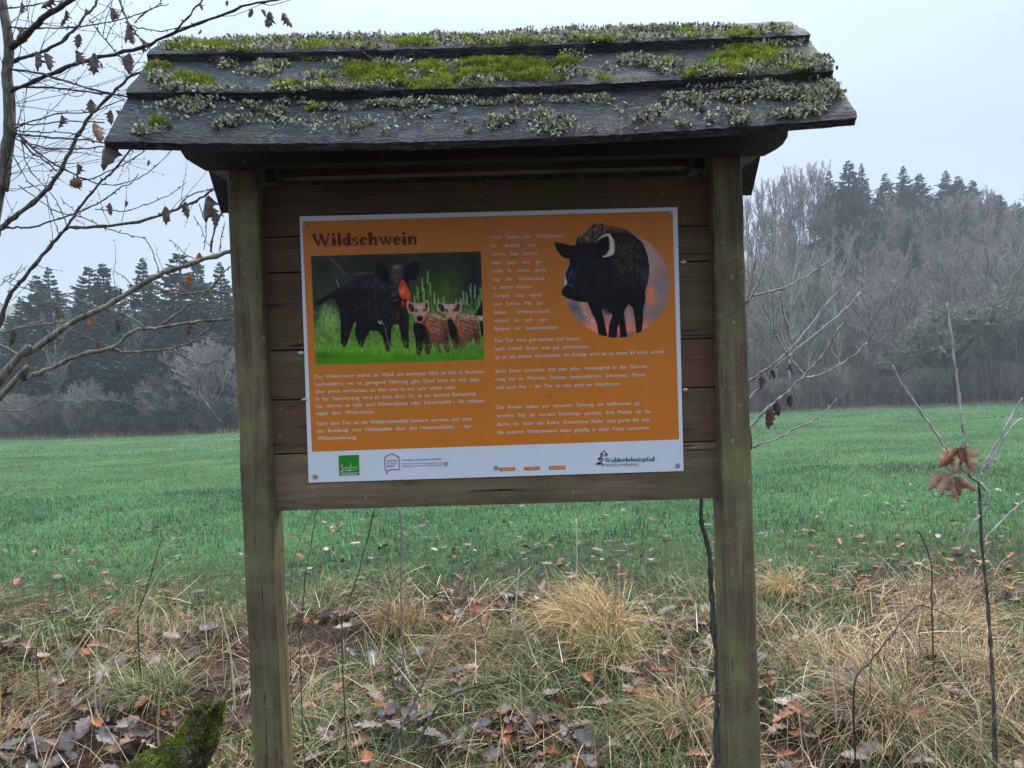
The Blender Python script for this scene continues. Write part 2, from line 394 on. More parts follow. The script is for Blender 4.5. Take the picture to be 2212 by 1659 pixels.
# ------------------------------------------------------------------ the information board
board = empty('information_board', (0, 1.73, 0))
tag(board, 'roofed wooden information board on two posts with an orange boar sign', 'information board')
def part(name, acc_or_me, m, parent=board, label=None, smooth=False):
    me = acc_or_me if isinstance(acc_or_me, bpy.types.Mesh) else acc_or_me.mesh(name, smooth)
    o = link(name, me, m, parent)
    base = Vector((0, 1.73, 0)); 
    if parent is board: o.location = -base
    else: o.location = (0, 0, 0)
    if label: o['label'] = label
    return o
for x0, x1, lab in ((-.5687, -.5035, None), (.4915, .5585, None)):
    A = Acc(); A.add(*bevel_box(x0, x1, 1.690, 1.775, -.35, 2.19, .004, 2, wob=.0007, seg=40)); 
    P_ = part('post', A, M_POST)
# planks (upper edge z left, right)
seams = [(1.972, 1.962), (1.8568, 1.8486), (1.7782, 1.7699), (1.6058, 1.5965), (1.4956, 1.4861), (1.3746, 1.3638), (1.2461, 1.2326)]
for k in range(6):
    V_, F_ = bevel_box(-.5035, .4915, 1.723, 1.744, 0, 1, .0015, 0, wob=.0004, seg=24)
    V_[:, 1] += rng.normal(0, .0008)
    t_ = (V_[:, 0]+.5)/1.0
    top = seams[k][0]*(1-t_)+seams[k][1]*t_; bot = seams[k+1][0]*(1-t_)+seams[k+1][1]*t_+.0032
    V_[:, 2] = bot + (top-bot)*V_[:, 2]
    A = Acc(); A.add(V_, F_)
    part('plank', A, M_PLANK2 if k == 5 else M_PLANK, label='lowest plank, left bare under the orange sign' if k == 5 else None)
A = Acc(); A.add(*box(-.5030, .4910, 1.7455, 1.752, 1.245, 1.955)); part('seam_light_block', A, M_DARKW)  # unseen sheet added behind the planks to stop light through the seams
# structure beneath the roof
def beam_prof(pts, y0, y1, name, m):
    pts = np.array(pts); n = len(pts)
    V_ = np.concatenate([np.insert(pts, 1, y0, axis=1), np.insert(pts, 1, y1, axis=1)])
    F4 = np.array([[i, (i+1) % n, n+(i+1) % n, n+i] for i in range(n)])
    caps = np.array([list(range(n)), list(range(2*n-1, n-1, -1))])
    A = Acc(); A.add(V_, [F4[:, ::-1], caps[:, ::-1]]); return part(name, A, m)
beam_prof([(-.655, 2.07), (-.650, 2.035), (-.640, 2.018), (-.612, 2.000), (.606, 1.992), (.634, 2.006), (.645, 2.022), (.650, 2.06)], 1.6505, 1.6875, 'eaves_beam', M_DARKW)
beam_prof([(-.655, 2.07), (-.650, 2.035), (-.612, 2.010), (.606, 2.004), (.645, 2.030), (.650, 2.06)], 1.8, 1.835, 'rear_beam', M_PLANK)
for x0, x1 in ((-.500, -.478), (.466, .488)):
    # gable cheek boards that carry the roof on the inside of the posts
    pts = np.array([(1.746, 1.985), (1.875, 1.985), (1.835, 2.07), (1.7, 2.215), (1.66, 2.17), (1.58, 2.09), (1.692, 2.09), (1.692, 2.03), (1.746, 2.03)])
    n = len(pts); V_ = np.concatenate([np.insert(pts, 0, x0, axis=1), np.insert(pts, 0, x1, axis=1)])
    F4 = np.array([[i, (i+1) % n, n+(i+1) % n, n+i] for i in range(n)]); caps = np.array([list(range(n)), list(range(2*n-1, n-1, -1))])
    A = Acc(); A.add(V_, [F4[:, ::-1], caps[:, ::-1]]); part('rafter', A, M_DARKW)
RB = []   # roof boards: y, z of lower top edge, angle, length, thickness, sag
def roof_board(yb, zb, ang, L, th, sag, x0, x1, sgn=1, label=None, fray=.0016):
    d = np.array([math.cos(ang)*sgn, math.sin(ang)]); n_ = np.array([-math.sin(ang)*sgn, math.cos(ang)])
    nx, ns = 150, 10
    xs = np.linspace(x0, x1, nx)
    prof = [(0, 0)] + [(0, th*.5)] + [(s*L/ns, th) for s in range(ns+1)] + [(L, 0)]
    m_ = len(prof); V_ = np.zeros((nx, m_, 3))
    for j, (s, h) in enumerate(prof):
        e = fray*(nz(xs, np.full(nx, s*40+h*90), 45, j % 3)+.7*nz(xs, np.full(nx, j*1.7), 160, (j+1) % 3)) if (s == 0) else 0
        hh = .0011*nz(xs, np.full(nx, s), 60, 1) + .0007*nz(xs, np.full(nx, s*3), 180, 2) if h == th else 0
        if j == 2: hh = hh - .0025
        sg = -sag*(1-(xs/.68)**2)
        V_[:, j, 0] = xs; V_[:, j, 1] = yb + d[0]*(s+e) + n_[0]*(h+hh); V_[:, j, 2] = zb + d[1]*(s+e) + n_[1]*(h+hh) + sg
    # ragged ends
    for i in (0, nx-1): V_[i, :, 0] += rng.normal(0, .0012, m_)
    V_ = V_.reshape(-1, 3)
    i, j = np.meshgrid(np.arange(nx-1), np.arange(m_), indexing='ij'); a = (i*m_+j).ravel(); b_ = (i*m_+(j+1) % m_).ravel()
    F = np.stack([a, a+m_, b_+m_, b_], -1)[:, ::-1]
    if sgn < 0: F = F[:, ::-1]
    caps = np.array([list(range(m_)), list(range((nx-1)*m_+m_-1, (nx-1)*m_-1, -1))])
    A = Acc(); A.add(V_, [F, caps])
    o = part('roof_board', A, M_ROOF, label=label)
    return o
r47, r42, r35 = math.radians(47), math.radians(42), math.radians(34)
roof_board(1.4035, 1.9685, r47, .165, .018, .019, -.682, .674, label='lowest front roof board, mostly bare grey wood')
roof_board(1.4945, 2.0850, r42, .165, .020, .012, -.681, .674, label='middle front roof board with bright moss cushions')
roof_board(1.5935, 2.1940, r35, .128, .022, .006, -.682, .672, label='top front roof board thick with lichen')
roof_board(1.9765, 1.9685, r47, .165, .018, .004, -.682, .674, -1)
roof_board(1.885, 2.0820, r42, .165, .020, .004, -.680, .672, -1)
roof_board(1.7905, 2.1870, r35+.06, .132, .022, .002, -.680, .673, -1)
BP = [(1.4035, 1.9685, r47, .018, .019, .145), (1.4945, 2.0850, r42, .020, .012, .150), (1.5935, 2.1940, r35, .022, .006, .118)]
def roof_hit(px, py):
    d = ray(px, py); best = None
    for bi in (2, 1, 0):
        yb, zb, an, th, sag, Lv = BP[bi]
        n_ = np.array([0, -math.sin(an), math.cos(an)]); dd = np.array([0, math.cos(an), math.sin(an)])
        P0 = np.array([0, yb, zb]) + n_*th
        for it in range(2):
            t = ((P0-CAM) @ n_)/(d @ n_); h = CAM + d*t
            P0 = np.array([0, yb, zb - sag*(1-min(1, (h[0]/.68)**2))]) + n_*th
        s = (h-P0) @ dd
        if -.004 <= s <= Lv and -.690 < h[0] < .682 and t > 0: return h, n_, s
    return None
# sign plate
ROTP = -0.00991; PW, PH = .841, .59193
PTL = np.array([-.42208, 1.55+.35187])
def pl(u, v, off=0.0):
    c, s = math.cos(ROTP), math.sin(ROTP)
    return np.array([PTL[0] + u*c + v*s, PLATE_Y-off, PTL[1] + u*s - v*c])
A = Acc()
c4 = [pl(0, 0), pl(PW, 0), pl(PW, PH), pl(0, PH)]
V_ = np.array([p for p in c4] + [p+np.array([0, .0028, 0]) for p in c4]); 
A.add(V_, np.array([[3, 2, 1, 0], [4, 5, 6, 7], [0, 1, 5, 4], [1, 2, 6, 5], [2, 3, 7, 6], [3, 0, 4, 7]]))
plate = part('sign_plate', A, M_PLATE, label='white-edged orange sign with two boar pictures and German text')
plate_off = Vector((0, 1.73, 0))
def sub(name, me, m, label=None, parent=plate):
    o = link(name, me, m, parent)
    if label: o['label'] = label
    return o
def z2w(zx, zy, org, sc, off):
    """zoomed photo crop coordinate -> point on the sign"""
    X_ = (np.asarray(zx, float)/sc+org[0])/V2; Y_ = (np.asarray(zy, float)/sc+org[1])/V2
    d = _fw[None] + np.outer((X_-1106)/FPX, R2) + np.outer((829.5-Y_)/FPX, U2)
    t = (PLATE_Y-off)/d[:, 1]; P = CAM[None]+d*t[:, None]; return P
Z1 = ((1150, 780), 2.476); Z2 = ((1150, 1400), 2.765); Z3 = ((1880, 800), 2.6756); Z4 = ((1880, 1380), 2.6976)
ZA = ((1900, 1720), 5.53); ZB = ((2300, 1720), 7.3733); ZC = ((1300, 1750), 4.424)
def zpoly(name, pts, z, off, m, label=None):
    P = z2w([p[0] for p in pts], [p[1] for p in pts], z[0], z[1], off)
    bm = __import__('bmesh').new(); vs = [bm.verts.new(p) for p in P]; bm.faces.new(vs)
    __import__('bmesh').ops.triangulate(bm, faces=bm.faces[:]); me = bpy.data.meshes.new(name); bm.to_mesh(me); bm.free()
    return sub(name, me, m, label)
# orange field
oc = [z2w([75], [210], *Z1, .0004)[0], z2w([2000], [65], *Z3, .0004)[0], z2w([2085], [907], *Z4, .0004)[0], z2w([190], [1008], *Z2, .0004)[0]]
sub('orange_field', npmesh('orange_field', np.array(oc), np.array([[3, 2, 1, 0]])), M_ORANGE)

# ---- printed pictures: painted on fine vertex grids
def pmask(X, Y, pts):
    x, y = X, Y; ins = np.zeros(X.shape, bool); n = len(pts); j = n-1
    for i in range(n):
        xi, yi = pts[i]; xj, yj = pts[j]
        c = ((yi > y) != (yj > y)) & (x < (xj-xi)*(y-yi)/(yj-yi+1e-12)+xi); ins ^= c; j = i
    return ins.astype(float)
def blur(a, k=1):
    for _ in range(k):
        a = (a + np.roll(a, 1, 0) + np.roll(a, -1, 0) + np.roll(a, 1, 1) + np.roll(a, -1, 1))/5
    return a
def stroke(X, Y, img, p0, p1, wd, col, op=1.0):
    ny, nx = X.shape; x0_, x1_ = min(p0[0], p1[0]), max(p0[0], p1[0]); y0_, y1_ = min(p0[1], p1[1]), max(p0[1], p1[1])
    sx = (X[0, -1]-X[0, 0])/(nx-1); sy = (Y[-1, 0]-Y[0, 0])/(ny-1); pj = wd/sx+50/sx*.9+2; pi = wd/sy+50/sy*.9+2
    j0 = int(max(0, (x0_-X[0, 0])/sx-pj)); j1 = int(min(nx, (x1_-X[0, 0])/sx+pj+1)); i0 = int(max(0, (y0_-Y[0, 0])/sy-pi)); i1 = int(min(ny, (y1_-Y[0, 0])/sy+pi+1))
    if j1 <= j0 or i1 <= i0: return
    Xs, Ys, im = X[i0:i1, j0:j1], Y[i0:i1, j0:j1], img[i0:i1, j0:j1]
    d = np.array(p1, float)-p0; L2 = d @ d+1e-9; t = np.clip(((Xs-p0[0])*d[0]+(Ys-p0[1])*d[1])/L2, 0, 1)
    rr = np.hypot(Xs-p0[0]-t*d[0], Ys-p0[1]-t*d[1]); m_ = np.clip(1.3-rr/(wd*(1-.55*t)+1e-6), 0, 1)*op
    im += (np.array(col, float)-im)*m_[..., None]
def over(img, m_, col): img += (np.asarray(col, float)-img)*m_[..., None]
def vfield(X, Y, f, j): return nz(X/100., Y/100., f, j)
def fur(X, Y, img, mask, n, col, L, wd, ang, jit, op):
    ys_, xs_ = np.where(mask > .6)
    if len(ys_) == 0: return
    for k in rng.integers(0, len(ys_), n):
        x0, y0 = X[ys_[k], xs_[k]], Y[ys_[k], xs_[k]]; a = (ang(x0, y0) if callable(ang) else ang)+rng.normal(0, jit); l = L*rng.uniform(.5, 1.3)
        stroke(X, Y, img, (x0, y0), (x0+math.cos(a)*l, y0+math.sin(a)*l), wd, np.array(col)*rng.uniform(.7, 1.3), op*rng.uniform(.5, 1))
def gl(X, Y, x, y, rx, ry, rot=0.0):
    c, s_ = math.cos(rot), math.sin(rot); u = (X-x)*c+(Y-y)*s_; v = -(X-x)*s_+(Y-y)*c
    return np.exp(-(u/rx)**2-(v/ry)**2)
def picture(name, corners, z, nx, ny, paint, label, off=.0008, keep=None):
    (tl, tr, br, bl) = [np.array(c, float) for c in corners]
    u, v = np.meshgrid(np.linspace(0, 1, nx), np.linspace(0, 1, ny)); u = u[..., None]; v = v[..., None]
    XY = tl*(1-u)*(1-v)+tr*u*(1-v)+br*u*v+bl*(1-u)*v; X, Y = XY[..., 0], XY[..., 1]
    img = np.zeros((ny, nx, 3)); paint(X, Y, img)
    img = np.clip(img*1.2, 0, 255); P = z2w(X.ravel(), Y.ravel(), *z, off)
    a = (np.arange(ny-1)[:, None]*nx+np.arange(nx-1)[None]); F = np.stack([a, a+nx, a+nx+1, a+1], -1).reshape(-1, 4)
    if keep is not None:
        kk = keep(X, Y).ravel(); F = F[kk[F].all(1)]
    lin = s2l(img.reshape(-1, 3)); 
    return sub(name, npmesh(name, P, F, lin), M_PRINT, label)
BODY1 = [(430,850),(500,770),(570,710),(680,690),(780,700),(778,650),(790,615),(815,600),(860,620),(930,665),(940,640),(985,622),(1040,635),(1062,668),(1085,630),(1130,605),(1170,595),(1205,615),(1205,690),(1180,770),(1155,785),(1105,770),(1112,860),(1128,950),(1120,1000),(1090,1025),(1108,1120),(1105,1250),(1112,1400),(1105,1445),(1060,1430),(1040,1350),(1010,1210),(960,1200),(935,1260),(935,1430),(925,1470),(885,1465),(862,1340),(810,1270),(730,1265),(690,1340),(660,1430),(630,1425),(600,1340),(585,1280),(600,1180),(570,1200),(540,1300),(510,1400),(480,1430),(450,1390),(445,1200),(435,1060),(400,970),(360,945),(250,1020),(205,1022),(200,1000),(260,950),(370,895)]
PIG1H = [(1090,990),(1110,985),(1150,1005),(1200,1008),(1240,1000),(1282,975),(1302,1010),(1292,1080),(1265,1120),(1245,1170),(1210,1190),(1175,1165),(1150,1100),(1110,1100),(1090,1040)]
PIG1B = [(1150,1180),(1240,1170),(1290,1095),(1390,1100),(1450,1150),(1500,1240),(1490,1330),(1500,1470),(1465,1480),(1440,1390),(1390,1400),(1435,1490),(1400,1485),(1335,1385),(1310,1500),(1275,1490),(1230,1400),(1222,1500),(1185,1490),(1170,1350),(1140,1280)]
PIG2H = [(1383,1008),(1405,998),(1450,1015),(1500,1015),(1560,1010),(1600,995),(1620,1015),(1605,1085),(1565,1110),(1548,1160),(1510,1200),(1480,1170),(1460,1110),(1405,1085),(1388,1040)]
PIG2B = [(1470,1200),(1560,1180),(1600,1095),(1680,1090),(1750,1130),(1785,1220),(1805,1400),(1765,1420),(1742,1330),(1690,1390),(1640,1440),(1600,1400),(1570,1450),(1530,1400),(1490,1300)]
def paint1(X, Y, im):
    # out-of-focus wood behind
    im[:] = np.array([42, 48, 40])+13*vfield(X, Y, .8, 0)[..., None]
    for x, y, rx, ry, c, o in ((1430, 860, 250, 190, (50, 84, 22), .9), (1130, 700, 240, 110, (40, 56, 30), .7), (330, 860, 210, 120, (50, 60, 42), .75), (1650, 620, 130, 90, (36, 48, 36), .6), (1730, 860, 90, 190, (20, 24, 32), .9), (1500, 880, 60, 60, (74, 106, 26), .7), (1280, 640, 110, 60, (32, 44, 30), .6), (600, 600, 140, 60, (38, 46, 38), .6), (900, 580, 60, 40, (20, 24, 24), .7), (1180, 860, 70, 60, (40, 74, 24), .7), (1380, 1000, 200, 60, (70, 100, 34), .6)):
        over(im, o*gl(X, Y, x, y, rx, ry), c)
    for p0, p1, w_, c in (((325, 545), (520, 770), 22, (92, 60, 54)), ((360, 560), (540, 760), 9, (120, 80, 70)), ((430, 900), (560, 760), 12, (66, 62, 52)), ((1480, 640), (1530, 830), 42, (70, 50, 42)), ((1520, 860), (1550, 990), 30, (72, 56, 44))):
        stroke(X, Y, im, p0, p1, w_, c, .75)
    im[:] = blur(im.transpose(2, 0, 1).reshape(3*im.shape[0], -1), 0).reshape(3, *im.shape[:2]).transpose(1, 2, 0)
    # meadow
    hz_ = 1010+46*vfield(X, 0*Y, 2, 1)-.03*(X-900)
    g = np.clip((Y-hz_)/150, 0, 1); over(im, g, (72, 106, 36))
    over(im, g*np.clip(.5+.9*vfield(X, Y, 3.5, 2), 0, 1)*.8, (118, 152, 66)); over(im, g*np.clip(.4+.9*vfield(X, Y, 6, 1), 0, 1)*.5, (44, 74, 24))
    over(im, .75*gl(X, Y, 330, 1160, 110, 130), (134, 160, 104)); over(im, .6*gl(X, Y, 200, 1120, 50, 120), (30, 46, 32))
    over(im, np.clip((Y-1330)/110, 0, 1), (86, 140, 30)); over(im, np.clip((Y-1450)/70, 0, 1)*np.clip(.55+.8*vfield(X, Y, 1.4, 0), 0, 1), (54, 112, 14)); over(im, .7*gl(X, Y, 300, 1530, 140, 60), (30, 62, 14)); over(im, .6*gl(X, Y, 1700, 1440, 260, 60), (44, 74, 26))
    for k in range(1500):
        x = rng.uniform(170, 1850); y = rng.uniform(1040, 1440); l = rng.uniform(14, 62); q = rng.random()
        c = ((148, 182, 88), (110, 160, 50), (170, 190, 120), (40, 66, 22), (30, 50, 20))[int(q*5)]
        if y-l < 1000+46*vfield(np.array(x), np.array(0.), 2, 1): l *= .6
        stroke(X, Y, im, (x, y), (x+rng.normal(0, 9), y-l), 3.2, c, .55)
    for x, y0, y1 in ((1190, 1080, 840), (1232, 1080, 762), (1285, 1090, 690), (1312, 1080, 800), (1160, 1000, 930), (1700, 1010, 818), (1632, 1010, 888), (1742, 1000, 830), (1664, 1020, 900), (1600, 1010, 960), (1800, 1000, 852), (1440, 1010, 940), (1352, 1010, 900), (1390, 1020, 955), (1560, 1020, 965), (1250, 1050, 850), (1780, 1020, 930)):
        stroke(X, Y, im, (x+18, y0), (x+4, y1+40), 5, (110, 144, 78), .85)
        for k in range(9): yy_ = y1+k*14; stroke(X, Y, im, (x+4+rng.normal(0, 3), yy_+10), (x+rng.normal(0, 7), yy_-8), 7, (150, 182, 116), .7)
    # sow
    m0 = pmask(X, Y, BODY1); m_ = np.clip(blur(m0, 1)*1.25-.1, 0, 1); over(im, m_, (15, 14, 19))
    hair = lambda x, y: 2.3-.9*(x-430)/560
    over(im, m_*.75*gl(X, Y, 640, 715, 200, 26, -.12), (92, 84, 80)); over(im, m_*.6*gl(X, Y, 480, 800, 90, 30, -.7), (88, 82, 78)); over(im, m_*.45*gl(X, Y, 560, 790, 130, 70, -.4), (50, 46, 48))
    over(im, m_*.5*gl(X, Y, 800, 810, 90, 60, .4), (46, 52, 82)); over(im, m_*.35*gl(X, Y, 780, 960, 110, 120), (44, 40, 46)); over(im, m_*.3*gl(X, Y, 620, 1010, 70, 90), (50, 36, 32)); over(im, m_*.3*gl(X, Y, 960, 1090, 60, 90), (56, 34, 28))
    B1 = m_*(Y < 1180)*(X > 400)*(X < 1000)
    fur(X, Y, im, B1*(Y < 860), 420, (88, 82, 82), 30, 2.6, hair, .35, .55); fur(X, Y, im, B1*(Y > 760), 520, (58, 58, 74), 32, 2.6, 1.8, .35, .55); fur(X, Y, im, B1, 500, (8, 7, 10), 34, 3, 1.9, .35, .6); fur(X, Y, im, B1*(X > 700)*(Y > 850), 120, (108, 92, 84), 34, 2.4, 1.4, .35, .5)
    # head
    over(im, blur(pmask(X, Y, [(925, 668), (945, 632), (985, 620), (1040, 634), (1062, 672), (1060, 760), (1040, 860), (1000, 930), (950, 950), (920, 850)]), 1)*.8, (50, 44, 46))
    over(im, .85*gl(X, Y, 992, 648, 48, 26)*m_, (126, 112, 104)); over(im, .5*gl(X, Y, 985, 760, 34, 60), (72, 64, 66)); fur(X, Y, im, gl(X, Y, 985, 720, 60, 90)*1.2*m_, 130, (112, 100, 96), 22, 2.2, 1.7, .4, .55)
    over(im, m_*blur(pmask(X, Y, [(780, 622), (815, 602), (860, 630), (905, 690), (925, 770), (900, 800), (850, 790), (800, 720)]), 1), (9, 8, 11)); over(im, m_*blur(pmask(X, Y, [(1070, 690), (1110, 632), (1170, 600), (1202, 620), (1200, 690), (1170, 765), (1110, 765)]), 1), (13, 11, 15))
    stroke(X, Y, im, (800, 612), (925, 672), 4, (70, 62, 62), .8); stroke(X, Y, im, (1085, 640), (1165, 600), 4, (66, 58, 58), .7); fur(X, Y, im, pmask(X, Y, [(1140, 610), (1200, 612), (1205, 760), (1150, 780)]), 40, (60, 50, 48), 22, 2.2, 1.5, .5, .5)
    over(im, blur(pmask(X, Y, [(1038, 770), (1068, 785), (1092, 830), (1114, 880), (1127, 940), (1122, 985), (1090, 975), (1050, 965), (1022, 935), (1004, 885), (1010, 825)]), 1), (176, 60, 30)); over(im, .7*gl(X, Y, 1050, 880, 26, 40, .4), (250, 130, 70)); over(im, .5*gl(X, Y, 1095, 930, 14, 40), (250, 110, 50)); stroke(X, Y, im, (1018, 880), (1070, 925), 5, (250, 170, 120), .7)
    over(im, .8*gl(X, Y, 1050, 1020, 34, 22), (160, 34, 16)); over(im, .6*gl(X, Y, 1075, 1060, 20, 50), (120, 44, 28)); over(im, .7*gl(X, Y, 1003, 1110, 10, 50), (130, 46, 26)); over(im, .35*gl(X, Y, 1085, 1110, 14, 60), (96, 48, 34))
    over(im, blur(pmask(X, Y, [(958, 985), (985, 965), (1020, 962), (1040, 975), (1040, 1010), (1010, 1030), (968, 1015)]), 0), (10, 8, 12)); stroke(X, Y, im, (962, 984), (1012, 962), 5, (150, 146, 152), .8); over(im, gl(X, Y, 1048, 992, 12, 14), (236, 70, 34)); stroke(X, Y, im, (935, 935), (985, 895), 5, (142, 126, 116), .7); over(im, gl(X, Y, 945, 812, 9, 8), (6, 5, 8))
    # legs tone
    over(im, m_*.5*gl(X, Y, 500, 1230, 26, 120), (34, 24, 22)); over(im, m_*.5*gl(X, Y, 1075, 1230, 18, 120), (66, 36, 26)); over(im, m_*.4*gl(X, Y, 640, 1230, 24, 90), (26, 22, 24))
    # piglets
    for H_, B_, ch, dx, fl in ((PIG1H, PIG1B, [(1148, 1210), (1200, 1185), (1270, 1230), (1315, 1300), (1308, 1400), (1250, 1395), (1225, 1500), (1190, 1495), (1172, 1350)], 0, 0), (PIG2H, PIG2B, [(1485, 1210), (1530, 1190), (1572, 1240), (1592, 1330), (1592, 1400), (1550, 1380), (1505, 1310)], 292, 1)):
        b0_ = pmask(X, Y, B_); b_ = np.clip(blur(b0_, 1)*1.2-.1, 0, 1); over(im, b_, (104, 60, 44)); cx = 1400+dx*.98
        over(im, b_*.7*gl(X, Y, cx-20, 1125, 120, 26, .2), (186, 146, 124)); over(im, b_*.6*gl(X, Y, cx-40, 1230, 60, 60), (168, 96, 66)); over(im, b_*.8*gl(X, Y, cx+70, 1330, 50, 70), (46, 28, 26)); over(im, b_*np.clip((Y-1340)/90, 0, 1)*.7, (40, 26, 26))
        for q in range(4): stroke(X, Y, im, (1300+dx+q*8, 1130+q*38), (1450+dx, 1175+q*42), 5, (58, 34, 28), .55); stroke(X, Y, im, (1305+dx+q*8, 1150+q*38), (1445+dx, 1195+q*42), 4, (200, 150, 118), .45)
        fb = b_*(X > 1300+dx-10); fur(X, Y, im, fb, 240, (200, 146, 114), 22, 2.4, .7, .4, .5); fur(X, Y, im, fb, 200, (50, 30, 26), 22, 2.4, .8, .4, .55); fur(X, Y, im, fb*(Y < 1160), 60, (226, 200, 180), 18, 2, .3, .4, .6)
        over(im, np.clip(blur(pmask(X, Y, ch), 1)*1.2, 0, 1), (13, 12, 20)); fur(X, Y, im, pmask(X, Y, ch), 60, (44, 38, 46), 24, 2.2, 1.6, .3, .6); over(im, .8*gl(X, Y, 1290+dx, 1195, 18, 46), (214, 104, 58)); over(im, .6*gl(X, Y, 1300+dx, 1290, 14, 60), (150, 84, 58))
        hm = pmask(X, Y, H_); hc = (1200+dx, 1075)
        over(im, np.clip(blur(pmask(X, Y, [(hc[0]+(x-hc[0])*1.03, hc[1]+(y-hc[1])*1.04-1) for x, y in H_]), 1)*1.1, 0, 1), (196, 172, 156)); over(im, np.clip(blur(hm, 0), 0, 1), (158, 120, 104))
        over(im, hm*.7*gl(X, Y, 1205+dx, 1040, 60, 26), (206, 172, 152)); over(im, hm*.6*gl(X, Y, 1215+dx, 1100, 30, 36), (184, 140, 120)); over(im, hm*.75*gl(X, Y, 1262+dx, 1115, 22, 34), (216, 118, 74))
        fur(X, Y, im, hm, 90, (220, 190, 172), 16, 2, 1.2, .6, .4); fur(X, Y, im, hm, 60, (96, 66, 58), 16, 2, 1.2, .6, .4)
        e1 = [(1103, 1006), (1125, 1002), (1150, 1025), (1165, 1060), (1150, 1088), (1122, 1080), (1104, 1045)]; e2 = ([(1262, 1020), (1282, 990), (1294, 1010), (1290, 1050), (1270, 1070)] if not fl else [(1264, 1030), (1290, 1005), (1312, 1008), (1306, 1060), (1278, 1085), (1262, 1070)])
        over(im, blur(pmask(X, Y, [(x+dx, y) for x, y in e1]), 0)*.95, (40, 26, 30)); over(im, blur(pmask(X, Y, [(x+dx, y) for x, y in e2]), 0)*.9, (50, 34, 36)); over(im, .5*gl(X, Y, 1125+dx, 1040, 8, 20), (110, 74, 72))
        over(im, gl(X, Y, 1180+dx, 1070, 12, 11), (14, 10, 14)); over(im, gl(X, Y, 1258+dx-(0 if not fl else 4), 1068, 11, 11), (14, 10, 14)); over(im, np.clip(1.4-((X-1213-dx)/31)**2-((Y-1150-fl*26)/30)**2, 0, 1), (14, 11, 18)); stroke(X, Y, im, (1196+dx, 1132+fl*26), (1230+dx, 1128+fl*26), 4, (120, 100, 100), .6)
    over(im, np.clip(blur(pmask(X, Y, [(1750, 1118), (1782, 1040), (1822, 985), (1850, 985), (1850, 1125), (1790, 1122)]), 1), 0, 1), (17, 18, 30)); over(im, np.clip(blur(pmask(X, Y, [(1752, 1126), (1850, 1118), (1850, 1170), (1800, 1170)]), 1), 0, 1), (176, 144, 130)); over(im, np.clip(blur(pmask(X, Y, [(1790, 1180), (1850, 1170), (1850, 1340), (1805, 1300)]), 1), 0, 1), (20, 15, 20))
    for k in range(460):
        x = rng.uniform(170, 1850); y = rng.uniform(1400, 1520); l = rng.uniform(24, 84); stroke(X, Y, im, (x, y), (x+rng.normal(0, 14), y-l), 3.2, ((120, 170, 50), (90, 140, 34), (170, 176, 110), (54, 92, 20))[k % 4], .5)
    over(im, np.clip((Y-1490)/50, 0, 1)*.8, (66, 122, 20)); stroke(X, Y, im, (925, 1440), (862, 1200), 4, (132, 150, 120), .8); stroke(X, Y, im, (880, 1290), (905, 1220), 3, (120, 140, 110), .8)
    for k in range(9): stroke(X, Y, im, (840+rng.normal(0, 14), 1195+rng.normal(0, 12)), (832+rng.normal(0, 16), 1175+rng.normal(0, 12)), 5, (166, 182, 168), .7)
    stroke(X, Y, im, (430, 840), (400, 762), 6, (166, 160, 136), .9); stroke(X, Y, im, (300, 1430), (285, 1330), 4, (150, 150, 110), .5)
    im *= 1.0+.04*rng.normal(0, 1, im.shape[:2])[..., None]
picture('boar_family_picture', [(160, 545), (1803, 500), (1838, 1548), (205, 1598)], Z1, 360, 234, paint1, 'landscape photo print of a dark boar with two brown piglets in grass')
BOAR2 = [(757,383),(860,400),(960,425),(985,415),(1000,345),(1080,290),(1130,230),(1190,190),(1260,195),(1320,220),(1400,225),(1500,250),(1600,320),(1690,400),(1735,520),(1757,650),(1742,800),(1712,900),(1715,1000),(1690,1100),(1688,1220),(1676,1325),(1622,1350),(1605,1200),(1585,1080),(1540,1035),(1505,1090),(1490,1130),(1508,1250),(1525,1386),(1455,1388),(1440,1240),(1425,1290),(1412,1390),(1328,1386),(1335,1270),(1370,1150),(1300,1080),(1262,1100),(1290,1230),(1310,1340),(1312,1380),(1225,1356),(1205,1230),(1150,1120),(1110,1020),(1020,1012),(960,995),(900,975),(850,950),(834,910),(850,870),(900,820),(885,770),(880,720),(925,620),(920,562),(870,560),(820,522),(785,470)]
CC, CR = (1415, 830), 555
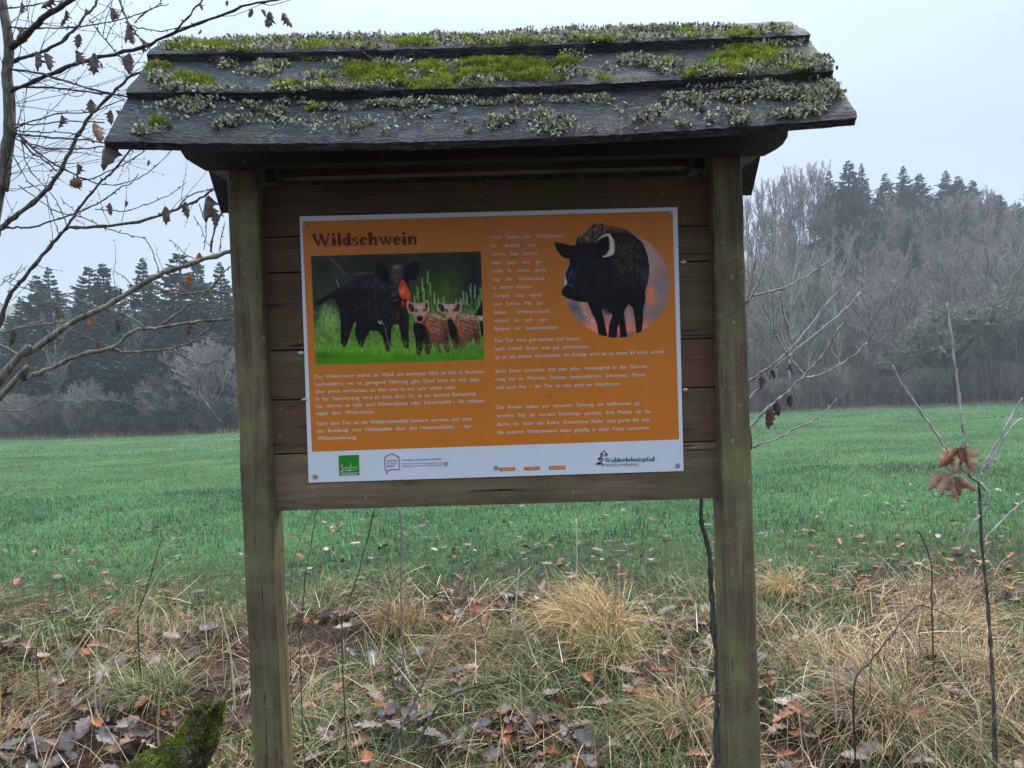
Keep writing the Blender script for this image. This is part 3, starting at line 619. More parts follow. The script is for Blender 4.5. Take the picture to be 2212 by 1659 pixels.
def paint2(X, Y, im):
    t = np.clip((Y-300)/1090, 0, 1)[..., None]
    im[:] = np.array([158, 120, 116])*(1-t)+np.array([112, 98, 102])*t
    for x, y, rx, ry, c, o in ((1760, 560, 130, 220, (176, 142, 140), .8), (1880, 880, 120, 200, (128, 112, 114), .7), (1690, 480, 80, 80, (196, 150, 142), .5), (980, 1090, 90, 60, (84, 84, 96), .8), (900, 960, 60, 60, (150, 120, 120), .6), (1400, 1300, 520, 70, (232, 112, 84), .9), (1180, 1270, 120, 60, (224, 130, 110), .7), (1700, 1230, 130, 60, (214, 118, 96), .6), (1540, 1360, 120, 34, (96, 84, 100), .8), (1765, 930, 42, 110, (230, 108, 78), .85), (1780, 1000, 60, 60, (206, 110, 90), .5), (1400, 1150, 90, 110, (226, 118, 92), .8), (1545, 1170, 36, 120, (176, 132, 124), .7), (1470, 1200, 20, 60, (190, 110, 90), .6)):
        over(im, o*gl(X, Y, x, y, rx, ry), c)
    im[:] = im*(1+.05*vfield(X, Y, 2.4, 0)[..., None])
    ch = blur(pmask(X, Y, [(1005, 1005), (1110, 1000), (1170, 1120), (1208, 1245), (1150, 1225), (1085, 1180), (1040, 1090)]), 1); over(im, ch*.8, (170, 112, 88)); fur(X, Y, im, ch, 200, (232, 196, 170), 34, 3, 1.2, .5, .6); fur(X, Y, im, ch, 80, (92, 60, 50), 30, 3, 1.2, .5, .6)
    over(im, blur(pmask(X, Y, [(880, 720), (925, 620), (950, 700), (905, 800), (865, 860)]), 1)*.9, (206, 198, 196))
    m_ = np.clip(blur(pmask(X, Y, BOAR2), 1)*1.25-.1, 0, 1); over(im, m_, (12, 10, 16))
    back = lambda x, y: 1.15+.5*(x-1500)/300
    over(im, m_*.6*gl(X, Y, 1500, 420, 130, 120), (40, 34, 36)); over(im, m_*.5*gl(X, Y, 1560, 600, 120, 140), (38, 34, 42)); over(im, m_*.45*gl(X, Y, 1250, 730, 70, 110), (52, 40, 38)); over(im, m_*.6*gl(X, Y, 975, 690, 34, 130, .15), (26, 52, 82)); over(im, m_*.35*gl(X, Y, 1060, 560, 90, 50), (30, 36, 56)); over(im, m_*.6*gl(X, Y, 1700, 740, 26, 90), (70, 86, 116)); over(im, m_*.25*gl(X, Y, 1130, 860, 80, 70), (34, 34, 44))
    fur(X, Y, im, m_*(Y > 250)*(Y < 860)*(X > 1360), 620, (96, 76, 62), 52, 3.2, back, .3, .5); fur(X, Y, im, m_*(Y > 250)*(Y < 1000)*(X > 1300), 500, (8, 7, 11), 50, 4, back, .35, .6); fur(X, Y, im, m_*(Y > 360)*(Y < 700)*(X > 1420)*(X < 1660), 80, (150, 112, 80), 60, 2.6, back, .25, .6)
    fur(X, Y, im, m_*(Y > 560)*(Y < 980)*(X > 1060)*(X < 1400), 320, (66, 52, 48), 36, 3, 1.3, .45, .5); fur(X, Y, im, m_*(Y > 420)*(X < 1150)*(X > 900), 120, (34, 42, 62), 26, 3, 1.7, .3, .5)
    # mane
    over(im, m_*.8*gl(X, Y, 1200, 250, 90, 50, .2), (96, 84, 74)); over(im, m_*.6*gl(X, Y, 1060, 350, 70, 40, .5), (84, 72, 66)); over(im, m_*.6*gl(X, Y, 1390, 245, 130, 24, .1), (130, 84, 60))
    fur(X, Y, im, np.maximum(m_, 0)*(Y < 400)*(X > 985)*(X < 1300), 420, (172, 150, 126), 46, 2.8, -1.5, .45, .6); fur(X, Y, im, m_*(Y < 400)*(X > 985)*(X < 1300), 260, (20, 16, 18), 46, 3, -1.5, .45, .7); fur(X, Y, im, m_*(Y < 300)*(X > 1280)*(X < 1560), 140, (150, 102, 74), 30, 2.6, -.9, .6, .6)
    # ears
    rimp = [(1195, 392), (1235, 342), (1290, 306), (1345, 298), (1378, 360), (1390, 440), (1385, 510), (1330, 545), (1270, 548)]
    over(im, blur(pmask(X, Y, rimp), 1)*.95, (206, 188, 164)); fur(X, Y, im, blur(pmask(X, Y, [(1335, 300), (1385, 370), (1398, 450), (1385, 520), (1340, 540), (1355, 430), (1345, 350)]), 0), 90, (236, 222, 196), 18, 2.6, .3, .8, .7)
    over(im, np.clip(blur(pmask(X, Y, [(1200, 388), (1250, 350), (1300, 330), (1328, 330), (1342, 400), (1336, 470), (1305, 522), (1240, 545), (1200, 500)]), 1), 0, 1), (9, 8, 12)); over(im, np.clip(blur(pmask(X, Y, [(762, 388), (860, 405), (955, 430), (935, 560), (870, 557), (820, 518), (785, 467)]), 1), 0, 1), (11, 9, 14)); stroke(X, Y, im, (765, 390), (955, 425), 3, (44, 40, 54), .7)
    # face
    over(im, blur(pmask(X, Y, [(888, 700), (922, 655), (938, 715), (908, 775), (882, 770)]), 1)*.95, (26, 26, 38)); stroke(X, Y, im, (948, 690), (902, 800), 4, (190, 190, 200), .55); over(im, gl(X, Y, 930, 590, 8, 16), (5, 5, 8)); stroke(X, Y, im, (1130, 640), (1180, 632), 6, (52, 66, 92), .7); over(im, gl(X, Y, 1150, 655, 16, 9), (5, 5, 8))
    stroke(X, Y, im, (885, 842), (935, 832), 6, (92, 124, 164), .9); stroke(X, Y, im, (935, 832), (980, 884), 6, (66, 96, 134), .9); over(im, .8*gl(X, Y, 880, 905, 26, 30), (22, 20, 28)); over(im, gl(X, Y, 866, 905, 8, 12), (4, 4, 6)); stroke(X, Y, im, (842, 930), (900, 968), 3, (60, 66, 84), .5)
    over(im, m_*.4*gl(X, Y, 1220, 1230, 20, 90), (34, 30, 38)); over(im, m_*.4*gl(X, Y, 1640, 1160, 20, 120), (40, 30, 34)); fur(X, Y, im, gl(X, Y, 1330, 1090, 60, 40)*1.3, 60, (14, 12, 16), 50, 3, 1.5, .3, .8)
    im *= 1.0+.04*rng.normal(0, 1, im.shape[:2])[..., None]
b2poly = BOAR2
picture('boar_portrait_picture', [(750, 183), (1976, 183), (1976, 1396), (750, 1396)], Z3, 290, 288, paint2, 'round photo print of a dark boar standing out of its circle',
        keep=lambda X, Y: (np.hypot(X-CC[0], Y-CC[1]) < CR) | (pmask(X, Y, b2poly) > .5))

# ---- lettering
_cache = {}
def word_mesh(s):
    if s in _cache: return _cache[s]
    cu = bpy.data.curves.new('t', 'FONT'); cu.body = s; cu.size = 1.0; cu.resolution_u = 3; cu.fill_mode = 'FRONT'
    ob = bpy.data.objects.new('t', cu); COL.objects.link(ob)
    me = bpy.data.meshes.new_from_object(ob.evaluated_get(bpy.context.evaluated_depsgraph_get()))
    n = len(me.vertices); V_ = np.zeros(n*3); me.vertices.foreach_get('co', V_); V_ = V_.reshape(-1, 3)
    T = [tuple(p.vertices) for p in me.polygons]; bpy.data.objects.remove(ob); bpy.data.meshes.remove(me); bpy.data.curves.remove(cu)
    _cache[s] = (V_[:, :2].copy(), T); return _cache[s]
CAPH = word_mesh('H')[0][:, 1].max()
def put_glyphs(A, V_, T, x0, xs, sz, p0, ex, ey):
    P = p0[None] + np.outer((V_[:, 0]-0)*xs*sz+x0, ex) + np.outer(V_[:, 1]*sz, ey)
    by = {}
    for f in T: by.setdefault(len(f), []).append(f)
    A.add(P, [np.array(v) for v in by.values()])
def line(A, text, a, b, z, cap_px, off=.0013, shear=0):
    p0 = z2w([a[0]], [a[1]], *z, off)[0]; p1 = z2w([b[0]], [b[1]], *z, off)[0]; W_ = np.linalg.norm(p1-p0); ex = (p1-p0)/W_
    ey = np.cross(np.array([0, -1., 0]), ex); ey = ey if ey[2] > 0 else -ey
    cap = cap_px/z[1]/V2/FPX*PLATE_Y; sz = cap/CAPH
    words = text.split(); ms = [word_mesh(w_) for w_ in words]
    lo = [m_[0][:, 0].min() for m_ in ms]; wd = [m_[0][:, 0].max()-m_[0][:, 0].min() for m_ in ms]
    gap = .30; nat = (sum(wd)+gap*(len(words)-1))*sz; xs = W_/nat
    if xs > 1.0 and len(words) > 1 and sz: xs = 1.0; gp = (W_-sum(wd)*sz)/(len(words)-1)
    else: gp = gap*sz*xs
    x = 0.0
    for m_, l, w_ in zip(ms, lo, wd):
        V_ = m_[0].copy(); V_[:, 0] -= l
        if shear: V_[:, 0] += V_[:, 1]*shear
        put_glyphs(A, V_, m_[1], x, xs, sz, p0, ex, ey); x += w_*sz*xs+gp
def block(label, lines, z, cap, m=M_INKW):
    A = Acc()
    for t_, a_, b_ in lines: line(A, t_, a_, b_, z, cap)
    sub('lettering', A.mesh('lettering'), m, label)
block('pale paragraph below the boar family picture', [
 ('Das Wildschwein wohnt im Wald, am wohlsten fühlt es sich in feuchten', (220, 218), (2045, 160)),
 ('Laubwäldern, wo es genügend Nahrung gibt. Dort kann es sich tags-', (222, 298), (2005, 243)),
 ('über prima verstecken, so dass man es nur sehr selten sieht.', (228, 378), (1743, 330)),
 ('In der Dämmerung wird es dann aktiv. Da es ein dunkles Borstenfell', (232, 457), (1958, 402)),
 ('hat, nennen es viele auch Schwarzkittel oder Schwarzwild - die meisten', (234, 535), (2048, 475)),
 ('sagen aber Wildschwein.', (236, 612), (870, 595))], Z2, 40)
block('pale paragraph naming the trail', [
 ('Nach dem Tier ist ein Walderlebnispfad benannt worden, und zwar', (243, 725), (1922, 670)),
 ('der Rundweg vom Waldstadion über den Hexentanzplatz – der', (246, 803), (1912, 750)),
 ('Wildschweinweg.', (250, 882), (680, 872))], Z2, 40)
block('pale narrow column left of the round boar picture', [
 ('Viele halten das Wildschwein', (105, 357), (853, 340)), ('für dreckig und', (108, 445), (557, 435)), ('dumm. Das stimmt', (110, 532), (585, 522)),
 ('aber ganz und gar', (113, 620), (638, 610)), ('nicht. Es nimmt gerne', (118, 707), (682, 697)), ('mal ein Schlammbad', (120, 795), (658, 783)),
 ('in einem kleinen', (123, 880), (521, 870)), ('Tümpel. Das nennt', (126, 968), (632, 957)), ('man Suhlen. Mit der', (129, 1055), (648, 1042)),
 ('dicken Schlammschicht', (132, 1142), (715, 1128)), ('schützt es sich zum', (135, 1228), (686, 1215)), ('Beispiel vor Insektenstichen.', (138, 1312), (808, 1297))], Z3, 37)
block('pale lines right under the round boar picture', [
 ('Das Tier kann gut riechen und hören,', (142, 1437), (1027, 1413)), ('auch schnell laufen und gut schwimmen-', (144, 1523), (1135, 1497)),
 ('es ist ein echter Alleskönner. Im Galopp wird es bis etwa 40 km/h schnell.', (147, 1610), (1925, 1552))], Z3, 38)
block('pale paragraph about food', [
 ('Beim Essen schmeckt ihm fast alles. Vorwiegend in der Dämme -', (153, 207), (1797, 152)),
 ('rung isst es Wurzeln, Früchte, Insektenlarven, Schnecken, Mäuse', (155, 290), (1727, 242)),
 ('und auch Aas – das Tier ist also auch ein Allesfresser.', (158, 377), (1470, 337))], Z4, 38)
block('pale bottom paragraph about the young', [
 ('Die Kinder haben zur besseren Tarnung ein hellbraunes ge -', (165, 588), (1725, 540)),
 ('streiftes Fell, sie werden Frischlinge genannt. Ihre Mutter ist die', (168, 677), (1785, 628)),
 ('Bache, ihr Vater der Keiler. Erwachsene Keiler sind gerne für sich,', (170, 765), (1785, 716)),
 ('die anderen Wildschweine leben gesellig in einer Rotte zusammen.', (173, 852), (1785, 800))], Z4, 38)
# heavy high-contrast serif built from strokes (title and trail logo)
def ring(cx, cy, rx, ry, tx, ty, a0=0, a1=360, n=22):
    a = np.radians(np.linspace(a0, a1, n+1)); o_ = np.stack([cx+rx*np.cos(a), cy+ry*np.sin(a)], -1); i_ = np.stack([cx+(rx-tx)*np.cos(a), cy+(ry-ty)*np.sin(a)], -1)
    return np.concatenate([o_, i_]), np.array([[k, k+1, n+1+k+1, n+1+k] for k in range(n)])
def rc(x0, y0, x1, y1): return np.array([(x0, y0), (x1, y0), (x1, y1), (x0, y1)], float), np.array([[0, 1, 2, 3]])
def pg(*p): return np.array(p, float), np.array([list(range(len(p)))])
XH, AS, SW = .68, 1.05, .245
def stem(x, y0, y1, foot=True, flag=True):
    g = [rc(x, y0, x+SW, y1)]
    if foot: g.append(rc(x-.05, y0, x+SW+.05, y0+.045))
    if flag: g.append(pg((x-.07, y1-.05), (x, y1-.10), (x+.01, y1), (x-.07, y1-.005)))
    return g
def disc(cx, cy, r): return ring(cx, cy, r, r, r*.98, r*.98, 0, 360, 12)
def arch(x): return [ring(x+SW+.16, XH-.24, .19, .25, .16, .09, 0, 180), rc(x+SW+.16+.03, 0, x+SW+.35, XH-.24), rc(x+SW+.13, 0, x+SW+.42, .045)]
GL = {
 'W': ([pg((.0, 1), (.27, 1), (.56, 0), (.44, 0)), pg((.43, 0), (.53, 0), (.80, 1), (.70, 1)), pg((.52, 1), (.79, 1), (1.06, 0), (.94, 0)), pg((.95, 0), (1.05, 0), (1.29, 1), (1.19, 1)), rc(-.05, .955, .36, 1), rc(.45, .955, .86, 1), rc(1.10, .955, 1.36, 1)], 1.36),
 'w': ([pg((.0, XH), (.22, XH), (.42, 0), (.32, 0)), pg((.32, 0), (.41, 0), (.58, XH), (.49, XH)), pg((.36, XH), (.58, XH), (.78, 0), (.68, 0)), pg((.68, 0), (.77, 0), (.95, XH), (.86, XH)), rc(-.04, XH-.045, .28, XH), rc(.36, XH-.045, .62, XH), rc(.80, XH-.045, 1.0, XH)], .99),
 'i': (stem(.07, 0, XH)+[disc(.17, .93, .125)], .36), 'l': (stem(.07, 0, AS), .36),
 'd': ([ring(.27, XH/2, .27, XH/2+.01, .22, .09)]+stem(.36, 0, AS, False)+[rc(.36, 0, .64, .045)], .66),
 'b': ([ring(.37, XH/2, .27, XH/2+.01, .22, .09)]+stem(.07, 0, AS, False), .68),
 'p': ([ring(.37, XH/2, .27, XH/2+.01, .22, .09)]+stem(.07, -.30, XH), .68),
 'c': ([ring(.28, XH/2, .28, XH/2+.01, .24, .09, 40, 320), disc(.44, XH-.15, .10)], .54),
 'e': ([ring(.28, XH/2, .28, XH/2+.01, .24, .09, 0, 325), rc(.12, XH/2-.02, .55, XH/2+.03)], .58),
 's': ([ring(.23, XH*.73, .21, XH*.29, .17, .10, 40, 260, 14), ring(.25, XH*.27, .21, XH*.29, .17, .10, -140, 80, 14), pg((.06, XH*.66), (.2, XH*.5), (.42, XH*.32), (.26, XH*.5), (.12, XH*.74)), rc(.03, 0, .07, .2), rc(.38, XH-.2, .42, XH)], .49),
 'h': (stem(.07, 0, AS)+arch(.07), .73), 'n': (stem(.07, 0, XH)+arch(.07), .73),
 'r': (stem(.07, 0, XH)+[disc(.42, XH-.12, .10), ring(.37, XH-.12, .13, .12, .05, .05, 60, 180, 8)], .53),
 'a': (stem(.32, 0, XH-.12, False, False)+[ring(.30, XH-.22, .22, .22, .18, .06, 0, 150, 12), disc(.14, XH-.17, .085), ring(.20, .18, .20, .19, .15, .05, 20, 340, 16), rc(.32, 0, .60, .045)], .61),
 'f': (stem(.07, 0, AS-.2, True, False)+[ring(.29, AS-.22, .22, .22, .18, .06, 30, 180, 12), disc(.42, AS-.12, .09), rc(-.03, XH-.045, .42, XH)], .42)}
def serif(text, a, b, z, cap_px, m, label, name='title_lettering'):
    A = Acc(); p0 = z2w([a[0]], [a[1]], *z, .0013)[0]; p1 = z2w([b[0]], [b[1]], *z, .0013)[0]; W_ = np.linalg.norm(p1-p0); ex = (p1-p0)/W_
    ey = np.cross(np.array([0, -1., 0]), ex); ey = ey if ey[2] > 0 else -ey; cap = cap_px/z[1]/V2/FPX*PLATE_Y
    tot = sum(GL[c][1]+.035 for c in text); xs = W_/(tot*cap); x = 0.0; k = 0
    for c in text:
        for V_, F_ in GL[c][0]:
            P = p0[None] + np.outer((V_[:, 0]+x)*xs*cap, ex) + np.outer(V_[:, 1]*cap, ey) + np.array([0, -.00003*(k % 5), 0]); k += 1
            A.add(P, F_)
        x += GL[c][1]+.035
    sub(name, A.mesh(name), m, label)
serif('Wildschwein', (165, 450), (1195, 432), Z1, 116, M_TITLE, 'dark red heading reading Wildschwein')
serif('Walderlebnispfad', (447, 632), (1905, 596), ZB, 122, M_DKGREEN, 'dark green trail name', 'trail_name')
A = Acc(); line(A, 'WILDSCHWEINWEG', (460, 750), (1422, 732), ZB, 74); sub('lettering', A.mesh('lettering'), M_BROWN, 'thin brown capitals under the trail name')
def strokes(name, pts, wds, z, m, label=None, off=.0012, par=None):
    P = z2w([p[0] for p in pts], [p[1] for p in pts], *z, off); k = 1/z[1]/V2/FPX*PLATE_Y
    if len(pts) > 2 and par: P = catmull(P, 6); wds = np.interp(np.linspace(0, 1, len(P)), np.linspace(0, 1, len(wds)), wds)
    T = np.gradient(P, axis=0); T /= np.linalg.norm(T, axis=1)[:, None]; S_ = np.cross(T, np.array([0, 1., 0])); w_ = (np.asarray(wds, float)*k/2)[:, None]
    V_ = np.concatenate([P-S_*w_, P+S_*w_]); n = len(P); F = np.array([[i, i+1, n+i+1, n+i] for i in range(n-1)]); A = Acc(); A.add(V_, F); return A
A = Acc()
for pts, wds in (([(460, 228), (448, 280), (428, 312)], [6, 12, 16]), ([(428, 312), (375, 365), (330, 410)], [16, 22, 40]), ([(330, 425), (370, 405), (410, 400)], [34, 20, 14]), ([(405, 400), (385, 450), (330, 500), (272, 540)], [18, 30, 34, 40]), ([(272, 548), (340, 545), (400, 522)], [40, 30, 24]),
                 ([(398, 522), (385, 580), (310, 640), (205, 685)], [20, 30, 40, 30]), ([(205, 682), (300, 680), (390, 678), (420, 700)], [26, 40, 34, 22]), ([(418, 695), (412, 730), (385, 745)], [24, 24, 30]), ([(430, 312), (490, 365), (540, 410)], [12, 22, 40]), ([(540, 415), (500, 415), (455, 405)], [40, 22, 14]), ([(458, 405), (468, 440), (510, 468)], [20, 26, 10])):
    B_ = strokes('s', pts, wds, ZB, None, par=True, off=.0013+.00002*len(A.V)); A.add(B_.V[0], [np.concatenate(B_.F[4])])
sub('tree_logo', A.mesh('tree_logo'), M_BLACK, 'black brush-stroke fir tree emblem')
for q, txt, a_, b_ in (([(277, 592), (620, 580), (622, 655), (278, 666)], 'Geotitino.de', (338, 645), (568, 637)), ([(813, 573), (1154, 563), (1157, 638), (816, 649)], 'Video', (930, 626), (1052, 621)), ([(1350, 553), (1710, 545), (1713, 622), (1352, 632)], 'Outdoor-Active', (1378, 610), (1700, 600))):
    zpoly('link_tag', q, ZA, .0009, M_ORANGE); A = Acc(); line(A, txt, a_, b_, ZA, 36); sub('lettering', A.mesh('lettering'), M_INKW, 'tiny pale caption on an orange tag')
zpoly('green_logo_square', [(98, 130), (450, 117), (462, 466), (110, 480)], ZC, .0009, M_GREEN, 'green square tourism logo')
A = Acc()
for pts, wds in (([(180, 285), (150, 300), (140, 320), (185, 350), (165, 385), (120, 400)], [6, 9, 8, 10, 9, 5]), ([(115, 436), (460, 425)], [7, 7]), ([(120, 395), (170, 405), (215, 380), (235, 375), (232, 395), (275, 372), (300, 375), (265, 400), (320, 385), (400, 375)], [4, 8, 6, 6, 6, 6, 6, 8, 8, 3]),
                 ([(195, 350), (205, 330), (225, 335), (222, 360), (240, 335), (250, 355), (262, 330), (280, 350), (300, 330), (315, 262)], [5]*10), ([(315, 265), (312, 350), (335, 335), (350, 350), (360, 325), (375, 350), (395, 330), (400, 355), (445, 290)], [5]*9), ([(160, 462), (410, 452)], [10, 10])):
    B_ = strokes('s', pts, wds, ZC, None, par=True, off=.0013+.00002*len(A.V)); A.add(B_.V[0], [np.concatenate(B_.F[4])])
sub('logo_script', A.mesh('logo_script'), M_INKW, 'white handwritten Sauerland script with swoosh')
A = Acc()
pp = [(893, 163), (1015, 95), (1142, 156), (1148, 372), (980, 376), (926, 445), (930, 380), (902, 380), (893, 163)]
for i in range(len(pp)-1):
    B_ = strokes('s', [pp[i], pp[i+1]], [13, 13], ZC, None, off=.0013+.00002*i); A.add(B_.V[0], [np.concatenate(B_.F[4])])
sub('house_bubble_logo', A.mesh('house_bubble_logo'), M_MAG, 'magenta outline of a house-shaped speech bubble')
A = Acc(); line(A, 'NORDRHEIN-', (925, 236), (1112, 230), ZC, 33); line(A, 'WESTFALEN', (927, 284), (1105, 279), ZC, 33); sub('lettering', A.mesh('lettering'), M_BLUEINK, 'two teal lines inside the house outline')
A = Acc(); line(A, 'HEIMATET', (929, 333), (1080, 330), ZC, 33); sub('lettering', A.mesh('lettering'), M_MAG, 'magenta line inside the house outline')
A = Acc(); line(A, 'Wir fördern, was Menschen verbindet.', (1200, 224), (1882, 200), ZC, 32); line(A, 'Ministerium für Heimat, Kommunales, Bau und', (1204, 284), (1878, 262), ZC, 23); line(A, 'Digitalisierung des Landes Nordrhein-Westfalen', (1205, 326), (1890, 302), ZC, 23)
sub('lettering', A.mesh('lettering'), M_NAVY, 'navy ministry credit in the white footer')
zpoly('crest', [(1908, 247), (1982, 240), (1984, 290), (1945, 320), (1910, 295)], ZC, .0008, M_INKW, 'small green, white and red shield')
zpoly('crest_green', [(1910, 249), (1938, 246), (1912, 290)], ZC, .001, M_DKGREEN); zpoly('crest_red', [(1948, 245), (1980, 242), (1982, 289), (1950, 314)], ZC, .001, M_RED); zpoly('crest_green', [(1942, 262), (1942, 312), (1916, 298)], ZC, .001, M_DKGREEN)
zpoly('crest_horse', [(1958, 255), (1970, 262), (1966, 290), (1958, 296), (1962, 275)], ZC, .0012, M_INKW)
# screws
def screw_mesh():
    prof = [(0.0052, 0), (.0052, -.0026), (.0044, -.0038), (.0025, -.0043)]; n = 14; V_ = []
    for r_, y_ in prof: V_ += [(r_*math.cos(k*2*math.pi/n), y_, r_*math.sin(k*2*math.pi/n)) for k in range(n)]
    F = [[i*n+k, i*n+(k+1) % n, (i+1)*n+(k+1) % n, (i+1)*n+k] for i in range(3) for k in range(n)]
    return npmesh('screw', np.array(V_), [np.array(F), np.array([[3*n+k for k in range(n)]])], smooth=False)
sm = screw_mesh(); sm.materials.append(M_SCREW)
for zx, zy, z in ((103, 240, Z1), (1880, 195, Z1), (1975, 88, Z3), (225, 1274, Z2), (155, 1203, Z4), (2070, 1180, Z4)):
    p = z2w([zx], [zy], *z, .0)[0]; o = link('screw', sm, None, plate, p)
def blob(name, p, r, m, parent, stretch=(1, 1, 1), seed=0):
    ph = np.linspace(0, math.pi, 6); th = np.linspace(0, 2*math.pi, 8, endpoint=False); rs = np.random.default_rng(seed)
    V_ = np.array([[math.sin(a)*math.cos(b), math.sin(a)*math.sin(b), math.cos(a)] for a in ph for b in th])*r*np.array(stretch)*(1+.25*rs.normal(0, 1, (48, 1)))
    F = np.array([[i*8+k, i*8+(k+1) % 8, (i+1)*8+(k+1) % 8, (i+1)*8+k] for i in range(5) for k in range(8)])[:, ::-1]
    return link(name, npmesh(name, V_, F, smooth=True), m, parent, p)
for k, (px, py) in enumerate(((650, 762), (658, 863), (1480, 842), (1476, 566))):
    p = atY(px, py, 1.7195); blob('cocoon', Vector(p)-Vector((0, 1.73, 0)), .0035, M_COCOON, board, (2.2, .8, 1), k)

# ------------------------------------------------------------------ moss and lichen on the roof
def surf_blades(P, Nn, L, W, spread, seg=2, curl=.8):
    n = len(P); a = rng.uniform(0, 6.283, n); Nn = Nn/np.linalg.norm(Nn, axis=1)[:, None]
    t1 = np.cross(Nn, [1., 0, 0]); t1 /= np.linalg.norm(t1, axis=1)[:, None]; t2 = np.cross(Nn, t1)
    h = t1*np.cos(a)[:, None]+t2*np.sin(a)[:, None]; sd_ = -t1*np.sin(a)[:, None]+t2*np.cos(a)[:, None]
    tw = rng.normal(0, .5, n); sd_ = sd_*np.cos(tw)[:, None]+Nn*np.sin(tw)[:, None]
    lean = rng.uniform(0, spread, n); bend = rng.normal(0, curl, n); pos = P.copy(); out = []
    prof = {2: (.55, 1.15, .35), 3: (.5, 1, .8, .15), 1: (1, .1)}[seg]
    for s in range(seg+1):
        wd = (W*prof[s]/2)[:, None]; out += [pos-sd_*wd, pos+sd_*wd]; an = lean+bend*(s+.5)/seg
        pos = pos+(h*np.sin(an)[:, None]+Nn*np.cos(an)[:, None])*(L/seg)[:, None]
    V_ = np.stack(out, 1).reshape(-1, 3); k = 2*(seg+1); b = (np.arange(n)*k)[:, None]
    return V_, np.concatenate([b+np.array([[2*s, 2*s+1, 2*s+3, 2*s+2]]) for s in range(seg)]), k
def roof_scatter(patches, dens):
    P, Nn, S = [], [], []
    for px, py, rx, ry, k in patches:
        n = int(rx*ry*math.pi*dens*k/100)
        sub_c = rng.uniform(-1, 1, (max(3, int(rx*ry/90)), 2))
        for _ in range(n):
            c = sub_c[rng.integers(len(sub_c))]; q = c*.75 + rng.normal(0, .2, 2)
            if q @ q > 1.25: continue
            h = roof_hit(px+q[0]*rx, py+q[1]*ry)
            if h: P.append(h[0]); Nn.append(h[1]); S.append(q @ q)
    return np.array(P), np.array(Nn), np.array(S)
MOSS = [(415,172,55,16,.9),(812,160,72,26,1.4),(760,150,30,14,1),(1085,142,100,18,1.3),(1030,162,55,12,1),(1215,140,36,16,1.2),(1620,122,84,24,1.6),(1375,181,48,11,1.4),(1275,92,60,9,1.6),(1010,88,30,7,1.3),(880,96,66,8,1.2),(1475,74,34,6,1.3),(1600,75,42,6,1.3),(410,100,60,9,.8),(540,106,30,7,.8),(605,184,52,8,.9),(950,178,60,10,.8),(335,262,40,8,.5),(700,238,40,7,.4),(1290,175,40,8,.4),(1440,140,30,10,.6),(870,185,40,8,.6),(1520,165,50,8,.5)]
MOSS += [(470,104,110,10,.6),(700,100,120,8,.5),(1130,94,110,8,.8),(1560,84,110,9,.9),(1690,92,40,9,.9),(930,150,60,16,.8),(1150,165,80,12,.8),(1560,150,70,18,.6),(700,186,90,7,.6),(1010,192,120,6,.7),(1430,186,110,6,.5),(340,150,40,14,.4),(620,128,120,6,.4),(1700,160,60,14,.4)]
P, Nn, S = roof_scatter(MOSS, 55)
hgt = .010*(1.15-np.clip(S, 0, 1))*(.5+.9*np.clip(.5+.8*nz(P[:, 0], P[:, 2]*1.5, 60, 2), 0, 1)); P = P+Nn*(rng.uniform(0, 1, len(P))*hgt)[:, None]
V_, F_, k = surf_blades(P, Nn, rng.uniform(.004, .008, len(P)), rng.uniform(.0012, .0022, len(P)), 1.25, 2)
pn = nz(P[:, 0], P[:, 2]*2, 18, 0)[:, None]; c = np.array([.25, .32, .026])*(1+.35*rng.normal(0, .5, (len(P), 1))) + np.clip(pn, -1, 1)*np.array([.05, .05, .004]); c *= (.55+.75*np.clip(.5+.8*nz(P[:, 0], P[:, 2]*1.5+P[:, 1], 95, 1), 0, 1))[:, None]; c[rng.random(len(P)) < .14] = (.16, .13, .05)
c = np.clip(c, .01, 1)
o = link('moss', npmesh('moss', V_, F_, np.repeat(c, k, 0)), M_MOSS); tag(o, 'bright green moss cushions growing on the plank roof', 'moss', kind='stuff')
